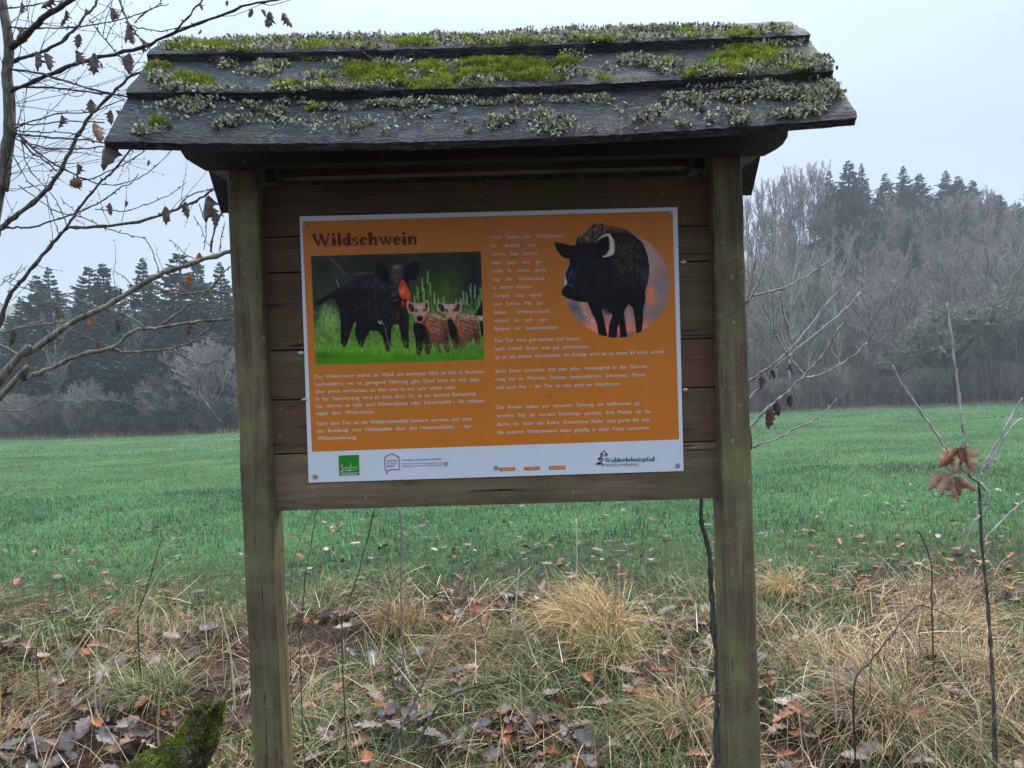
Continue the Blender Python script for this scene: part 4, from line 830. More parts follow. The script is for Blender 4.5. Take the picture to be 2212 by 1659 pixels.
LICH = [(700,84,330,9,.9),(1250,84,480,10,1.2),(480,84,70,12,1.0),(1690,80,50,10,1.3),(430,112,60,8,.7),(620,92,200,12,1.0),(1080,96,200,12,.9),(1500,92,160,12,.9),(960,76,40,7,1.2),(1150,72,60,6,1.2),(1380,66,120,6,1.2),
 (590,146,58,15,1.1),(560,160,60,8,.6),(470,140,50,10,.8),(345,172,36,22,.9),(690,170,70,10,.7),(640,190,90,9,.9),(830,188,80,9,.8),(900,165,60,12,.6),(1040,178,60,12,.9),(960,140,60,8,.5),(1240,158,40,16,1.2),(1372,132,58,15,1.4),(1450,145,48,16,1.2),(1535,158,48,18,1.3),(1760,146,52,26,1.7),(1700,128,50,16,1.0),(1240,120,60,10,.7),(740,140,50,9,.6),(1320,150,30,8,.4),
 (482,274,28,10,1.6),(330,284,52,9,.8),(395,232,60,12,.8),(540,234,30,10,1.0),(592,246,28,16,1.1),(520,262,50,10,.3),(722,233,36,8,.9),(830,228,70,10,1.2),(895,250,36,10,.5),(1082,264,34,18,1.5),(1190,268,34,22,1.7),(1228,258,24,12,1.0),(1160,245,60,14,.4),(1410,242,26,13,1.3),(1472,270,20,8,1.3),(1530,262,16,7,1.2),(1480,214,56,12,1.1),(1600,212,76,12,1.3),(1700,205,76,18,1.5),(1782,206,40,32,2.0),(1580,246,36,14,1.2),(1602,266,22,8,1.4),(1520,234,26,10,.9),(1690,250,60,12,.8),(1745,240,30,14,1.0),(960,240,30,7,.5),(1300,215,30,9,.6),(1100,220,90,8,.4),(770,282,24,9,.7),(840,285,14,5,.7),(1020,285,16,6,.8),(650,222,60,7,.7),(1390,262,60,12,.25),(900,270,300,24,.05),(500,240,220,30,.07),(1500,250,260,26,.08)]
LICH += [(500,74,140,5,2.2),(760,73,160,5,2.0),(1000,72,130,5,2.0),(1240,68,150,6,2.2),(1480,64,150,6,2.2),(1660,66,60,8,1.8),(400,96,60,12,1.2),(560,108,90,8,1.2),(780,108,100,7,.9),(1400,92,120,9,1.2),(1660,96,90,8,1.3),(1730,86,24,10,1.8),(850,140,60,14,.6),(700,196,120,5,1.0),(1000,200,140,5,.9),(1400,190,160,6,.9),(1620,184,110,7,1.0),(480,196,100,6,.9),(1650,150,90,22,.7),(390,190,50,9,.9),(450,220,80,8,.8),(640,218,100,7,.8),(950,222,140,8,.8),(1200,216,120,7,.7),(1250,280,160,8,.25),(700,270,160,14,.15)]
P, Nn, S = roof_scatter(LICH, 11)
hgt = .009*(1.2-np.clip(S, 0, 1)); P = P+Nn*(rng.uniform(0, 1, len(P))*hgt)[:, None]
V_, F_, k = surf_blades(P, Nn, rng.uniform(.004, .0095, len(P)), rng.uniform(.0028, .0065, len(P)), 1.35, 2, 1.2)
c = np.array([.31, .325, .225])*(1+.34*rng.normal(0, 1, (len(P), 1)))*np.array([1, 1, 1])+rng.normal(0, .012, (len(P), 3)); q = rng.random(len(P)); c[q < .22] *= np.array([1.05, .88, .55]); c[(q > .22) & (q < .36)] = np.array([.07, .062, .045]); c[(q > .9)] = np.array([.34, .38, .33])
o = link('lichen', npmesh('lichen', V_, F_, np.repeat(np.clip(c, .01, 1), k, 0)), M_LICH); tag(o, 'grey green leafy lichen growing over the plank roof', 'lichen', kind='stuff')

# ------------------------------------------------------------------ leaves
def leaf_mesh(name, seed, curl, colr, lobes=5, W_=.52):
    rs = np.random.default_rng(seed); n = 13; V_ = []; C_ = []
    for i in range(n):
        t = i/(n-1); wd = W_*math.sin(math.pi*min(1, t**.8*.97+.03))**.75*.5*(1+.30*math.cos(t*lobes*2*math.pi))*(1+.12*rs.normal())
        if i in (0, n-1): wd = .012
        for s in (-1, -.5, 0, .5, 1):
            x = s*wd; z_ = curl*(s*wd*2)**2*1.3 + .12*curl*math.sin(t*3.1+1) + .03*rs.normal() + curl*.5*(t-.5)**2
            V_.append((x, t, z_)); C_.append(np.array(colr)*(1.25 if s == 0 else 1)*(1+.15*rs.normal()))
    V_.append((0, -.22, .02)); V_.append((.015, -.22, .02)); C_ += [np.array(colr)]*2
    F = [[i*5+j, i*5+j+1, (i+1)*5+j+1, (i+1)*5+j] for i in range(n-1) for j in range(4)]; F.append([len(V_)-2, len(V_)-1, 3, 2])
    V_ = np.array(V_); V_[:, 1] -= .4
    return V_, np.array(F), np.clip(np.array(C_), .004, 1)
LC = [(.085, .042, .024), (.15, .080, .045), (.20, .145, .115), (.045, .026, .020), (.22, .070, .020), (.10, .078, .070)]
LEAFV = [leaf_mesh('l', 10+i, (.5, .9, .2, 1.2, .7, .35)[i % 6], LC[i % 6], 4+i % 2) for i in range(12)]
LEAFM = []
for i, (V_, F_, C_) in enumerate(LEAFV):
    me = npmesh('fallen_leaf', V_, F_, C_, True); me.materials.append(M_LEAF); LEAFM.append(me)
# ------------------------------------------------------------------ near trees
def px_path(pts, Y0, Y1=None, w=0.0):
    Y1 = Y0 if Y1 is None else Y1; n = len(pts); return np.array([atY(p[0], p[1], Y0+(Y1-Y0)*i/(max(1, n-1))) for i, p in enumerate(pts)])
def add_branch(A, pts, r0, r1, Y0, Y1=None, sides=6, knots=True, C=None, n=5, jit=.0012):
    P = px_path(pts, Y0, Y1) if len(pts[0]) == 2 else np.array(pts)
    Q = catmull(P, n); m_ = len(Q); Ym = Q[:, 1].mean()
    R_ = np.linspace(r0, r1, m_)/FPX*Ym
    Q[1:-1] += rng.normal(0, jit, (m_-2, 3)); 
    R_ *= 1+.08*rng.normal(0, 1, m_)
    if knots:
        for i in range(2, m_-1, 4): R_[i] *= 1.25
    A.add(*tube(Q, R_, sides), C)
    # buds
    if knots:
        for i in range(2, m_-1, 3):
            dv = rng.normal(0, 1, 3); dv /= np.linalg.norm(dv); L_ = rng.uniform(.005, .013); A.add(*tube(np.array([Q[i], Q[i]+dv*L_*.5, Q[i]+dv*L_]), np.array([R_[i]*.6+.0006, R_[i]*.4+.0011, .0003]), 4), C)
    return Q
def twigs(A, Q, n, L, spread, r, dirb=(1, 0, 0), C=None):
    out = []
    for _ in range(n):
        i = rng.integers(1, len(Q)-1); d = np.array(dirb, float)+rng.normal(0, spread, 3); d /= np.linalg.norm(d)
        l = L*rng.uniform(.4, 1.3); m_ = 7; t = np.linspace(0, 1, m_)[:, None]; up = np.array([0, 0, rng.uniform(-.1, .35)])
        P = Q[i]+d*l*t+up*l*t*t*.7+np.cumsum(rng.normal(0, l*.018, (m_, 3)), 0)*(t > 0)
        A.add(*tube(P, np.linspace(r, r*.4, m_), 4), C); out.append(P)
        for k in range(2, m_): 
            dv = rng.normal(0, 1, 3); dv /= np.linalg.norm(dv); A.add(*tube(np.array([P[k], P[k]+dv*.006]), np.array([r*1.3+.0004, .0003]), 3), C)
    return out
def hang_leaf(parent, px, py, Y, hpx, seed, wpx=.45, tilt=0.0, col=None, label=None, base=None, curl=1.1):
    """curled dead leaf hanging from its upper end at a pixel-measured spot"""
    V_, F_, C_ = leaf_mesh('leaf', seed, curl, col or LC[seed % 2 and 3 or 0], 4, .55)
    V_ = V_.copy(); V_[:, 1] += .4; s = hpx/FPX*Y
    V_[:, 2] *= .7; W = np.stack([V_[:, 0]*s*wpx/.45, V_[:, 2]*s*.8, -V_[:, 1]*s], -1)
    yaw_ = rng.uniform(-.7, .7); c, sn = math.cos(yaw_), math.sin(yaw_); W = W @ np.array([[c, sn, 0], [-sn, c, 0], [0, 0, 1]])
    c, sn = math.cos(tilt), math.sin(tilt); W = W @ np.array([[c, 0, -sn], [0, 1, 0], [sn, 0, c]])
    p = atY(px, py, Y); loc = Vector(p) - (Vector(base) if base is not None else Vector((0, 0, 0)))
    o = link('leaf', npmesh('leaf', W, F_, C_, True), M_LEAF, parent, loc)
    if label: o['label'] = label
    return o
def tree_obj(name, base, label, cat, group=None):
    t = empty(name, base); tag(t, label, cat, group); return t
def tpart(name, A, m, parent, base, smooth=True):
    o = link(name, A.mesh(name, smooth), m, parent); o.location = -Vector(base); return o

# tree A: upper left
TA = tree_obj('young_tree', (-1.75, 2.35, 0), 'young grey tree at the left edge with dead leaves hanging over the roof', 'tree'); bA = (-1.75, 2.35, 0)
A = Acc(); base_pts = [np.array([-1.72, 2.35, -.1]), np.array([-1.75, 2.35, .8])]
trunk_px = px_path([(-14, 470), (4, 410), (10, 370), (15, 320), (21, 283), (20, 210), (15, 160), (20, 100), (10, 33), (5, 0), (0, -60), (-6, -160)], 2.35)
P = np.vstack([np.array(base_pts), trunk_px]); Q = catmull(P, 5)
A.add(*tube(Q, np.interp(np.linspace(0, 1, len(Q)), [0, .2, .5, 1], [.022, .018, .0165, .010])*(1+.05*rng.normal(0, 1, len(Q))), 9)); tpart('trunk', A, M_BARKN, TA, bA)
A = Acc(); q3 = lambda l: [(x/3.0, y/3.0) for x, y in l]
BR = []
def bA_(pts, r0, r1, Y0=2.35, Y1=None, n=5): BR.append(add_branch(A, pts, r0, r1, Y0, Y1, 6, True, None, n))
bA_([(22, 103), (45, 85), (60, 72), (90, 42), (130, 15), (170, -10)], 8, 5, 2.35, 2.1)
bA_([(18, 138), (60, 122), (100, 108), (150, 75), (180, 40), (205, 10), (218, -10)], 3.5, 2.2, 2.35, 2.5)
bA_([(14, 200), (50, 185), (100, 165), (160, 140), (230, 120), (300, 103), (340, 88), (400, 62), (470, 37), (540, 10), (600, 0)], 5, 1.8, 2.35, 1.95, 4)
bA_([(22, 278), (50, 300), (82, 331), (150, 372), (210, 397)], 3, 1.4, 2.35, 2.2)
bA_([(40, 292), (65, 325), (100, 350), (123, 371)], 2.2, 1.3, 2.35, 2.3)
bA_([(290, 163), (265, 130), (235, 95), (205, 58), (192, 40)], 1.6, 1.0, 2.1, 2.1)
bA_([(20, 148), (80, 158), (150, 178), (210, 195), (276, 210)], 2.4, 1.4, 2.35, 2.05)
bA_([(20, 190), (80, 188), (160, 195), (230, 203), (280, 209)], 2.0, 1.3, 2.35, 2.1)
bA_([(18, 58), (70, 62), (150, 60), (220, 50), (262, 42)], 1.8, 1.0, 2.35, 2.2); bA_([(262, 42), (300, 30), (340, 12), (350, 0)], 1.2, .9, 2.2, 2.2)
bA_([(0, 20), (60, 12), (130, 2), (160, -6)], 1.4, .9, 2.3, 2.3); bA_([(270, 48), (300, 60), (350, 66), (400, 58), (430, 54)], 1.3, .8, 2.2, 2.1)
bA_([(256, -10), (265, 20), (285, 60), (310, 92), (330, 112)], 2.2, 1.2, 2.2, 2.1); bA_([(372, 75), (400, 45), (430, 10), (445, -12)], 2.2, 1.5, 2.0, 2.0); bA_([(290, 50), (325, 20), (365, 8)], 1.2, .8, 2.2, 2.2)
bA_([(30, 290), (100, 296), (160, 300), (210, 306), (235, 308)], 2.0, 1.2, 2.35, 1.95); bA_([(28, 268), (90, 268), (150, 262), (225, 265)], 1.6, 1.0, 2.35, 2.0); bA_([(34, 300), (95, 318), (150, 322), (215, 318), (260, 308)], 1.8, 1.0, 2.35, 2.0); bA_([(32, 282), (80, 285), (150, 288), (200, 300)], 1.4, .9, 2.35, 2.05); bA_([(30, 278), (70, 262), (130, 245), (200, 240), (270, 215)], 1.6, .9, 2.35, 2.1)
for Q in list(BR[:8]): twigs(A, Q, 5, .24, .6, .0011, (.9, 0, .15))
twigs(A, catmull(trunk_px[:9], 4), 26, .42, .45, .0012, (1, -.1, .15))
tpart('branches', A, M_BARKD, TA, bA)
for k, (px, py, hp, tl) in enumerate([(140, 20, 28, .1), (72, 108, 46, -.15), (92, 112, 44, -.35), (115, -4, 34, .9), (242, 14, 32, .0), (236, 16, 30, -.6), (182, 16, 24, .1), (172, 72, 34, .2), (158, 106, 38, -.2), (166, 118, 28, -.5), (205, 112, 50, .1), (218, 134, 14, -.2), (270, 46, 46, .05), (283, 66, 30, -.1), (281, 112, 48, .1), (304, 84, 32, -.1), (196, 212, 38, .0), (240, 236, 34, .05), (248, 238, 24, -.6), (128, 246, 34, .1), (135, 40, 18, .2), (42, 55, 22, .1), (145, 52, 14, .2), (545, 18, 22, .4), (562, 20, 20, -.6), (582, 22, 38, .1), (580, 38, 22, .3), (610, 24, 40, -.5), (426, 6, 20, -.6), (492, 0, 14, .2), (432, 62, 14, .4), (44, 3, 26, 0)]):
    hang_leaf(TA, px, py, 2.15 if px < 330 else 1.98, hp, 40+k, .36, tl, LC[3] if k % 3 else LC[0], base=bA)
hang_leaf(TA, 200, 262, 1.42, 50, 91, .34, -.35, LC[1], base=bA); hang_leaf(TA, 222, 292, 1.40, 76, 92, .50, .03, LC[3], 'large dark leaf hanging at the roof corner', bA)

# tree B: long limbs crossing lower left
bB = (-2.3, 2.2, 0); TB = tree_obj('leaning_tree', bB, 'leaning bare tree whose pale limbs pass behind the left post', 'tree')
A = Acc()
root = [np.array([-2.3, 2.2, -.1]), np.array([-2.2, 2.2, .6])]
def bB_(A_, pts, r0, r1, Y0, Y1=None, from_root=False, n=5):
    P = px_path(pts, Y0, Y1); 
    if from_root: P = np.vstack([np.array(root), P])
    return add_branch(A_, list(P), r0, r1, Y0, None, 7, True, None, n)
L1 = bB_(A, [(0, 822), (60, 765), (150, 700), (230, 660), (330, 600), (380, 580), (440, 560), (500, 543), (560, 525)], 7.5, 4, 2.1, 2.15, True)
L2 = bB_(A, [(0, 860), (50, 820), (110, 795), (180, 765), (240, 752), (290, 715), (350, 708), (430, 693), (508, 690), (560, 684)], 6, 2, 2.05, 2.1, True)
tpart('limb', A, M_BARKL, TB, bB)
A = Acc()
for pts, r0, r1 in (([(340, 708), (400, 665), (440, 637), (480, 592), (498, 575)], 3.6, 1.8), ([(240, 752), (270, 761), (320, 758), (370, 753), (420, 735), (470, 692), (510, 672)], 3.4, 2.0), ([(372, 754), (400, 772), (430, 784), (452, 784), (500, 772)], 2.2, 1.4), ([(315, 710), (280, 685), (220, 665), (150, 640), (80, 628), (40, 620), (5, 603)], 2.6, 1.2), ([(340, 620), (365, 632), (400, 634), (450, 630), (503, 632)], 3.0, 2.4),
                    ([(0, 720), (60, 705), (120, 697), (175, 688), (215, 672)], 2.6, 1.8), ([(0, 716), (40, 706), (90, 694), (150, 678)], 2.0, 1.4), ([(0, 886), (50, 886), (95, 868), (130, 842)], 2.2, 1.2), ([(45, 770), (20, 755), (-5, 742)], 3, 2.4), ([(105, 745), (150, 728), (210, 708), (280, 690), (345, 668)], 1.5, .8), ([(420, 735), (450, 728), (508, 738)], 1.8, 1.2), ([(455, 718), (480, 728), (508, 732)], 1.2, .9), ([(440, 648), (470, 655), (505, 652)], 1.8, 1.2), ([(420, 645), (400, 628), (365, 612)], 1.5, 1.0), ([(75, 742), (115, 755), (140, 762)], 1.3, .8), ([(343, 600), (342, 585), (330, 545), (317, 520), (310, 512)], 2.0, 1.3), ([(420, 560), (395, 545), (380, 528), (368, 519)], 1.5, .9), ([(20, 610), (40, 590), (60, 575)], 1.3, .7), ([(245, 585), (270, 600), (300, 630)], 1.2, .9), ([(100, 735), (175, 730), (205, 712), (210, 705)], 1.2, .7)):
    bB_(A, pts, r0*.75, r1*.8, 2.12, 2.15)
twigs(A, L1, 12, .12, .8, .001, (.4, 0, .8)); twigs(A, L2, 12, .12, .8, .001, (.4, 0, .4)); tpart('branches', A, M_BARKL, TB, bB)
A = Acc(); dk = []
for pts, r0, r1, Y in (([(-20, 540), (0, 497), (30, 470), (80, 430), (120, 385), (150, 330), (170, 290), (195, 250), (215, 230), (260, 185), (290, 160), (345, 140)], 8, 2.8, 2.25), ([(-30, 770), (0, 697), (20, 640), (50, 603), (90, 553), (127, 510), (143, 492), (173, 447), (213, 397), (243, 370), (283, 320), (305, 290)], 7, 1.8, 2.3), ([(143, 492), (200, 490), (300, 478), (360, 460), (400, 445), (440, 425), (462, 408), (500, 395)], 5, 2.2, 2.3), ([(8, 492), (40, 492), (70, 490), (150, 465), (210, 440), (240, 420), (260, 405), (285, 395), (300, 375)], 3.2, 1.0, 2.25), ([(205, 452), (240, 455), (270, 455), (320, 440), (370, 420), (403, 393)], 1.6, .9, 2.25), ([(213, 397), (250, 399), (300, 385), (345, 352), (378, 318)], 1.6, 1.0, 2.3), ([(150, 392), (190, 388), (240, 368), (300, 335), (318, 318)], 2.0, 1.3, 2.3), ([(385, 452), (395, 435), (415, 420), (440, 412), (465, 408)], 2.2, 1.5, 2.3),
                       ([(40, 268), (60, 360), (100, 405), (130, 450), (145, 492)], 1.6, 1.3, 2.3), ([(25, 330), (60, 390), (95, 420), (115, 470), (127, 505)], 1.6, 1.2, 2.3), ([(40, 400), (110, 450), (140, 462), (180, 470), (225, 492), (275, 507), (315, 514)], 1.8, 1.2, 2.3), ([(430, 440), (445, 490), (440, 540)], 1.5, 1.0, 2.25), ([(455, 545), (462, 500), (474, 468), (480, 460)], 3.2, 2.2, 2.2), ([(475, 545), (478, 510), (487, 480)], 1.6, 1.0, 2.2), ([(10, 600), (35, 590), (48, 570)], 1.2, .8, 2.3), ([(418, 465), (440, 505), (460, 548)], 1.2, .9, 2.3), ([(0, 618), (25, 600), (45, 612)], 1.2, .8, 2.3), ([(130, 425), (155, 450), (180, 470)], 1.2, .9, 2.3)):
    dk.append(add_branch(A, pts, r0*.68, r1*.75, Y, Y, 7))
for Q in dk[:3]: twigs(A, Q, 10, .2, .7, .0010, (.5, 0, .6))
tpart('dark_branches', A, M_BARKN, TB, bB)
for k, (px, py, hp, tl) in enumerate([(238, 438, 28, 0), (355, 444, 42, -.05), (402, 434, 38, -.05), (447, 420, 60, .08), (465, 455, 38, .02), (165, 352, 30, 0), (320, 345, 14, .1), (112, 665, 34, -.4), (190, 686, 26, 0), (245, 690, 32, -.2), (402, 690, 38, 0), (408, 590, 32, .1), (25, 712, 36, .1), (212, 735, 20, 0), (430, 545, 30, .3), (257, 622, 20, 0), (270, 432, 16, 0)]):
    hang_leaf(TB, px, py, 2.2, hp, 140+k, .36, tl, (LC[3], LC[0], LC[4])[k % 3] if py > 500 else LC[3], base=bB)
hang_leaf(TB, 175, 392, 2.2, 26, 177, .8, 1.3, LC[1], 'tan leaf stuck across a twig fork', bB)

# tree C: behind the right post
bC = tuple(atY(1556, 1640, 2.35)*np.array([1, 1, 0])); TC = tree_obj('hazel_shrub', bC, 'crooked bare shrub with pale twigs behind the right post', 'shrub')
g5 = lambda u, v: (995.4+u/2.5, 995.4+v/2.5); g6 = lambda u, v: (1603.7+u/3.751, 553+v/3.751)
A = Acc(); tp = [g5(*p) for p in ((1385, 1500), (1385, 1240), (1385, 1040), (1370, 950), (1360, 780), (1350, 650), (1345, 520), (1320, 400), (1300, 330), (1300, 205))]+[(1524, 1000), (1535, 900), (1552, 800), (1580, 720), (1612, 653)]
P = px_path(tp, 2.35, 2.2); P = np.vstack([[P[0][0], P[0][1], -.1], P]); Q = catmull(P, 5)
A.add(*tube(Q, np.interp(np.linspace(0, 1, len(Q)), [0, .3, .6, 1], [.010, .0085, .0065, .0045])*(1+.25*rng.normal(0, 1, len(Q))), 8)); tpart('trunk', A, M_BARKN, TC, bC)
A = Acc()
for pts, r0, r1 in (([(0, 400), (30, 375), (50, 330), (80, 150), (105, 0), (125, -160)], 3.4, 1.2), ([(50, 330), (150, 310), (280, 280), (480, 190), (640, 90), (750, 0)], 2.2, 1.4), ([(45, 370), (100, 280), (150, 170), (195, 55)], 2.2, 1.2), ([(-60, 1080), (45, 1020), (220, 900), (400, 740), (560, 555), (700, 370), (820, 250)], 3.0, 1.6), ([(-60, 1260), (50, 1160), (180, 1020), (300, 880), (440, 760), (620, 610), (850, 420), (960, 295)], 3.2, 1.6), ([(-60, 1520), (65, 1390), (200, 1240), (350, 1120), (500, 965), (620, 840), (720, 690), (780, 600), (840, 510)], 3.8, 1.7), ([(495, 985), (640, 960), (760, 900), (900, 800), (1010, 700)], 2.4, 1.3), ([(500, 965), (440, 895), (350, 775), (290, 660), (235, 560)], 2.4, 1.2), ([(440, 760), (400, 690), (350, 520), (320, 400), (305, 290)], 2.6, 1.4), ([(0, 1600), (105, 1545), (300, 1470), (440, 1390), (560, 1340), (670, 1260), (765, 1155)], 2.4, 1.2)):
    add_branch(A, [g6(*p) for p in pts], r0, r1, 2.15, 2.1, 6, True, None, 5)
for a_, b_ in (((1555, 800), g6(-60, 1080)), ((1545, 880), g6(-60, 1260)), ((1535, 960), g6(-60, 1520)), ((1524, 1010), g6(0, 1600))): add_branch(A, [a_, ((a_[0]+b_[0])/2, (a_[1]+b_[1])/2+4), b_], 4.2, 3.6, 2.22, 2.15, 6)
tpart('branches', A, M_BARKP, TC, bC)
for k, (u, v, hp, tl) in enumerate([(150, 970, 30, 0), (240, 925, 20, -.3), (405, 865, 26, 0), (385, 1125, 28, 0), (424, 1088, 9, 0), (280, 1185, 32, -.1), (212, 1240, 44, .05), (85, 1400, 46, .1)]):
    x, y = g6(u, v); hang_leaf(TC, x, y, 2.12, hp, 200+k, .42, tl, LC[3] if k % 2 else LC[0], base=bC)
# sapling D: right foreground
gD = lambda u, v: (1548.4+u/2.5, 829.5+v/2.5); D0 = 2.62
bD = atY(*gD(1500, 1900), D0)*np.array([1, 1, 0]); TD = tree_obj('oak_sapling', tuple(bD), 'thin oak sapling at the right with two big curled brown leaves', 'sapling'); bD = tuple(bD)
A = Acc(); P = px_path([gD(*p) for p in ((1500, 1900), (1492, 1640), (1478, 1400), (1460, 1150), (1445, 1000), (1430, 850), (1425, 700), (1415, 530))], D0); P = np.vstack([[P[0][0], P[0][1], -.1], P])
Q = catmull(P, 6); A.add(*tube(Q, np.linspace(.0078, .0045, len(Q))*(1+.24*rng.normal(0, 1, len(Q))), 7)); tpart('stem', A, M_BARKN, TD, bD)
A = Acc(); bs = []
for pts, r0, r1 in (([(1415, 530), (1362, 480), (1345, 340), (1322, 180), (1300, 0), (1285, -120), (1262, -300), (1243, -440)], 3.2, 2.0), ([(1372, 505), (1270, 390), (1200, 290), (1130, 190), (1060, 90), (1010, 10), (945, -105)], 2.6, 1.6), ([(1425, 500), (1440, 450), (1500, 340), (1600, 160), (1650, 75)], 2.6, 1.7), ([(1440, 470), (1530, 330), (1590, 230), (1652, 185)], 2.4, 1.8), ([(1425, 535), (1465, 590), (1462, 660), (1400, 730), (1350, 830), (1320, 920)], 3.0, 1.4), ([(1440, 860), (1500, 780), (1580, 700), (1680, 610)], 2.4, 1.4)):
    bs.append(add_branch(A, [gD(*p) for p in pts], r0, r1, D0, D0, 6))
tpart('branches', A, M_BARKP, TD, bD)
for k, (u, v, hp, tl, c_) in enumerate([(1335, 335, 66, .35, (.27, .165, .10)), (1340, 345, 62, -.30, (.30, .19, .12)), (1310, 345, 62, .85, (.17, .060, .025)), (1300, 498, 64, .70, (.29, .185, .115)), (1310, 500, 60, .05, (.24, .14, .085)), (1330, 496, 50, -.75, (.28, .17, .11)), (1262, 500, 58, 1.05, (.25, .15, .09)), (1325, 340, 40, .1, (.13, .05, .025)), (1290, 505, 44, -.2, (.14, .06, .03))]):
    x, y = gD(u, v); hang_leaf(TD, x, y, D0-.02, hp*.98, 300+k*7, .42, tl, c_, base=bD, curl=1.5)
# ------------------------------------------------------------------ dry stalks, brambles, sticks
def stalk(name, pts, Y0, Y1, r0, r1, m, label, cat, group=None, col=(.3, .25, .16), tw=0, seeds=0, root=True):
    P = px_path(pts, Y0, Y1)
    if root: P = np.vstack([[P[0][0], P[0][1], float(gz(P[0][0], P[0][1]))-.02], P])
    Q = catmull(P, 5); A = Acc(); R_ = np.linspace(r0, r1, len(Q))/FPX*Y0; Q[1:-1] += rng.normal(0, .0012, (len(Q)-2, 3)); A.add(*tube(Q, R_, 5), col)
    for _ in range(seeds):
        i = rng.integers(int(len(Q)*.55), len(Q)); d = rng.normal(0, 1, 3)*np.array([1, 1, .6]); d /= np.linalg.norm(d); l = rng.uniform(.006, .018); A.add(*tube(np.array([Q[i], Q[i]+d*l*.6, Q[i]+d*l]), np.array([.0006, .0022, .0005]), 4), np.array(col)*rng.uniform(.5, 1.3))
    if tw: twigs(A, Q, tw, .07, .6, .0009, (.1, 0, .8), col)
    base = Q[0]; me = A.mesh(name, True); V_ = np.zeros(len(me.vertices)*3, np.float32); me.vertices.foreach_get('co', V_); V_ = V_.reshape(-1, 3)-np.array(base, np.float32); me.vertices.foreach_set('co', V_.ravel()); me.update()
    o = link(name, me, m, None, base); tag(o, label, cat, group); return o
c3 = lambda *l: [(u/2.5, 995.4+v/2.5) for u, v in l]; c4_ = lambda *l: [(497.7+u/2.5, 995.4+v/2.5) for u, v in l]; c5 = lambda *l: [(995.4+u/2.5, 995.4+v/2.5) for u, v in l]; cD = lambda *l: [gD(*p) for p in l]
ST = (.40, .34, .22); G_ = 'dry straw stalks in the verge'
stalk('dry_stalk', c3((300, 1200), (440, 980), (530, 850), (640, 740), (840, 520), (945, 410)), 3.6, 3.9, 2.2, 1.0, M_STRAW, 'longest bent straw stalk, slanting up left of the left post', 'dry stalk', G_, ST, seeds=14)
stalk('dry_stalk', c3((540, 1200), (640, 1020), (720, 880), (800, 720), (870, 590), (970, 520)), 3.5, 3.8, 2.0, .9, M_STRAW, 'slanting straw stalk just right of the longest bent one', 'dry stalk', G_, ST, seeds=10)
stalk('dry_stalk', c3((515, 1400), (515, 1200), (520, 1000), (522, 860)), 3.4, 3.4, 1.8, 1.5, M_STRAW, 'upright pale straw left of the left post', 'dry stalk', G_, (.5, .44, .3))
stalk('dry_stalk', c3((850, 1420), (862, 1290), (870, 1100), (885, 920)), 3.2, 3.2, 2.2, 1.7, M_STRAW, 'short upright straw close above the mossy stump', 'dry stalk', G_, ST)
stalk('dry_stalk', c3((1260, 1200), (1240, 1020), (1215, 900), (1190, 790)), 3.4, 3.4, 2.4, 1.7, M_STRAW, 'upright straw touching the left post on its left side', 'dry stalk', G_, (.5, .44, .3))
stalk('dry_stalk', c5((625, 790), (627, 640), (627, 520), (622, 310)), 4.6, 4.6, 1.6, 1.0, M_STRAW, 'tall thin straw standing above the big tussock', 'dry stalk', G_, (.55, .52, .42))
stalk('dry_stalk', c4_((1100, 1120), (1180, 970), (1250, 830), (1330, 720), (1390, 635)), 4.2, 4.4, 1.7, 1.1, M_STRAW, 'leaning pale straw in the middle of the gap between the posts', 'dry stalk', G_, (.55, .5, .38))
stalk('dry_stalk', c5((0, 900), (90, 840), (200, 740), (300, 640), (375, 575)), 4.3, 4.5, 1.6, .9, M_STRAW, 'straw slanting right towards the big tussock', 'dry stalk', G_, (.5, .46, .34))
stalk('dry_stalk', c5((290, 900), (300, 760), (305, 680), (317, 585)), 4.3, 4.3, 1.6, 1.2, M_STRAW, 'upright pale straw left of the big tussock', 'dry stalk', G_, (.55, .5, .38))
stalk('dry_stalk', cD((1310, 1250), (1365, 1130), (1398, 990)), 3.6, 3.6, 1.6, 1.0, M_STRAW, 'short pale straw left of the oak sapling', 'dry stalk', G_, (.5, .46, .3))
stalk('dry_stalk', cD((640, 1680), (590, 1540), (555, 1450), (530, 1390)), 3.0, 3.0, 2.0, 1.2, M_STRAW, 'leaning whitish straw right of the right post', 'dry stalk', G_, (.6, .56, .45))
stalk('dry_stalk', cD((1420, 1780), (1340, 1640), (1260, 1520), (1210, 1440)), 2.9, 3.0, 2.0, 1.2, M_STRAW, 'leaning whitish straw beside the oak sapling stem', 'dry stalk', G_, (.6, .56, .45))
GW = 'withered weed stems'; WD = (.085, .07, .055)
stalk('weed_stem', c4_((925, 900), (922, 700), (922, 560), (925, 400), (918, 300), (905, 255)), 3.7, 3.7, 1.8, 2.4, M_STRAW, 'grey stem with seed head under the middle of the board', 'weed stem', GW, (.22, .20, .19), seeds=26)
stalk('weed_stem', c4_((600, 920), (620, 830), (660, 700), (720, 500), (770, 300), (795, 180), (825, 110)), 2.6, 2.3, 1.5, .8, M_STRAW, 'dark thin stem leaning right in front of the lowest plank', 'weed stem', GW, WD)
stalk('weed_stem', c4_((370, 960), (385, 860), (400, 660), (440, 430), (465, 270), (490, 150)), 2.8, 2.6, 1.3, .7, M_STRAW, 'thin dark stem close right of the left post', 'weed stem', GW, WD)
stalk('weed_stem', c4_((318, 900), (322, 740), (340, 540), (400, 360), (437, 280)), 3.2, 3.2, 1.0, .5, M_STRAW, 'faint dark stem between the left post and its neighbour stem', 'weed stem', GW, WD)
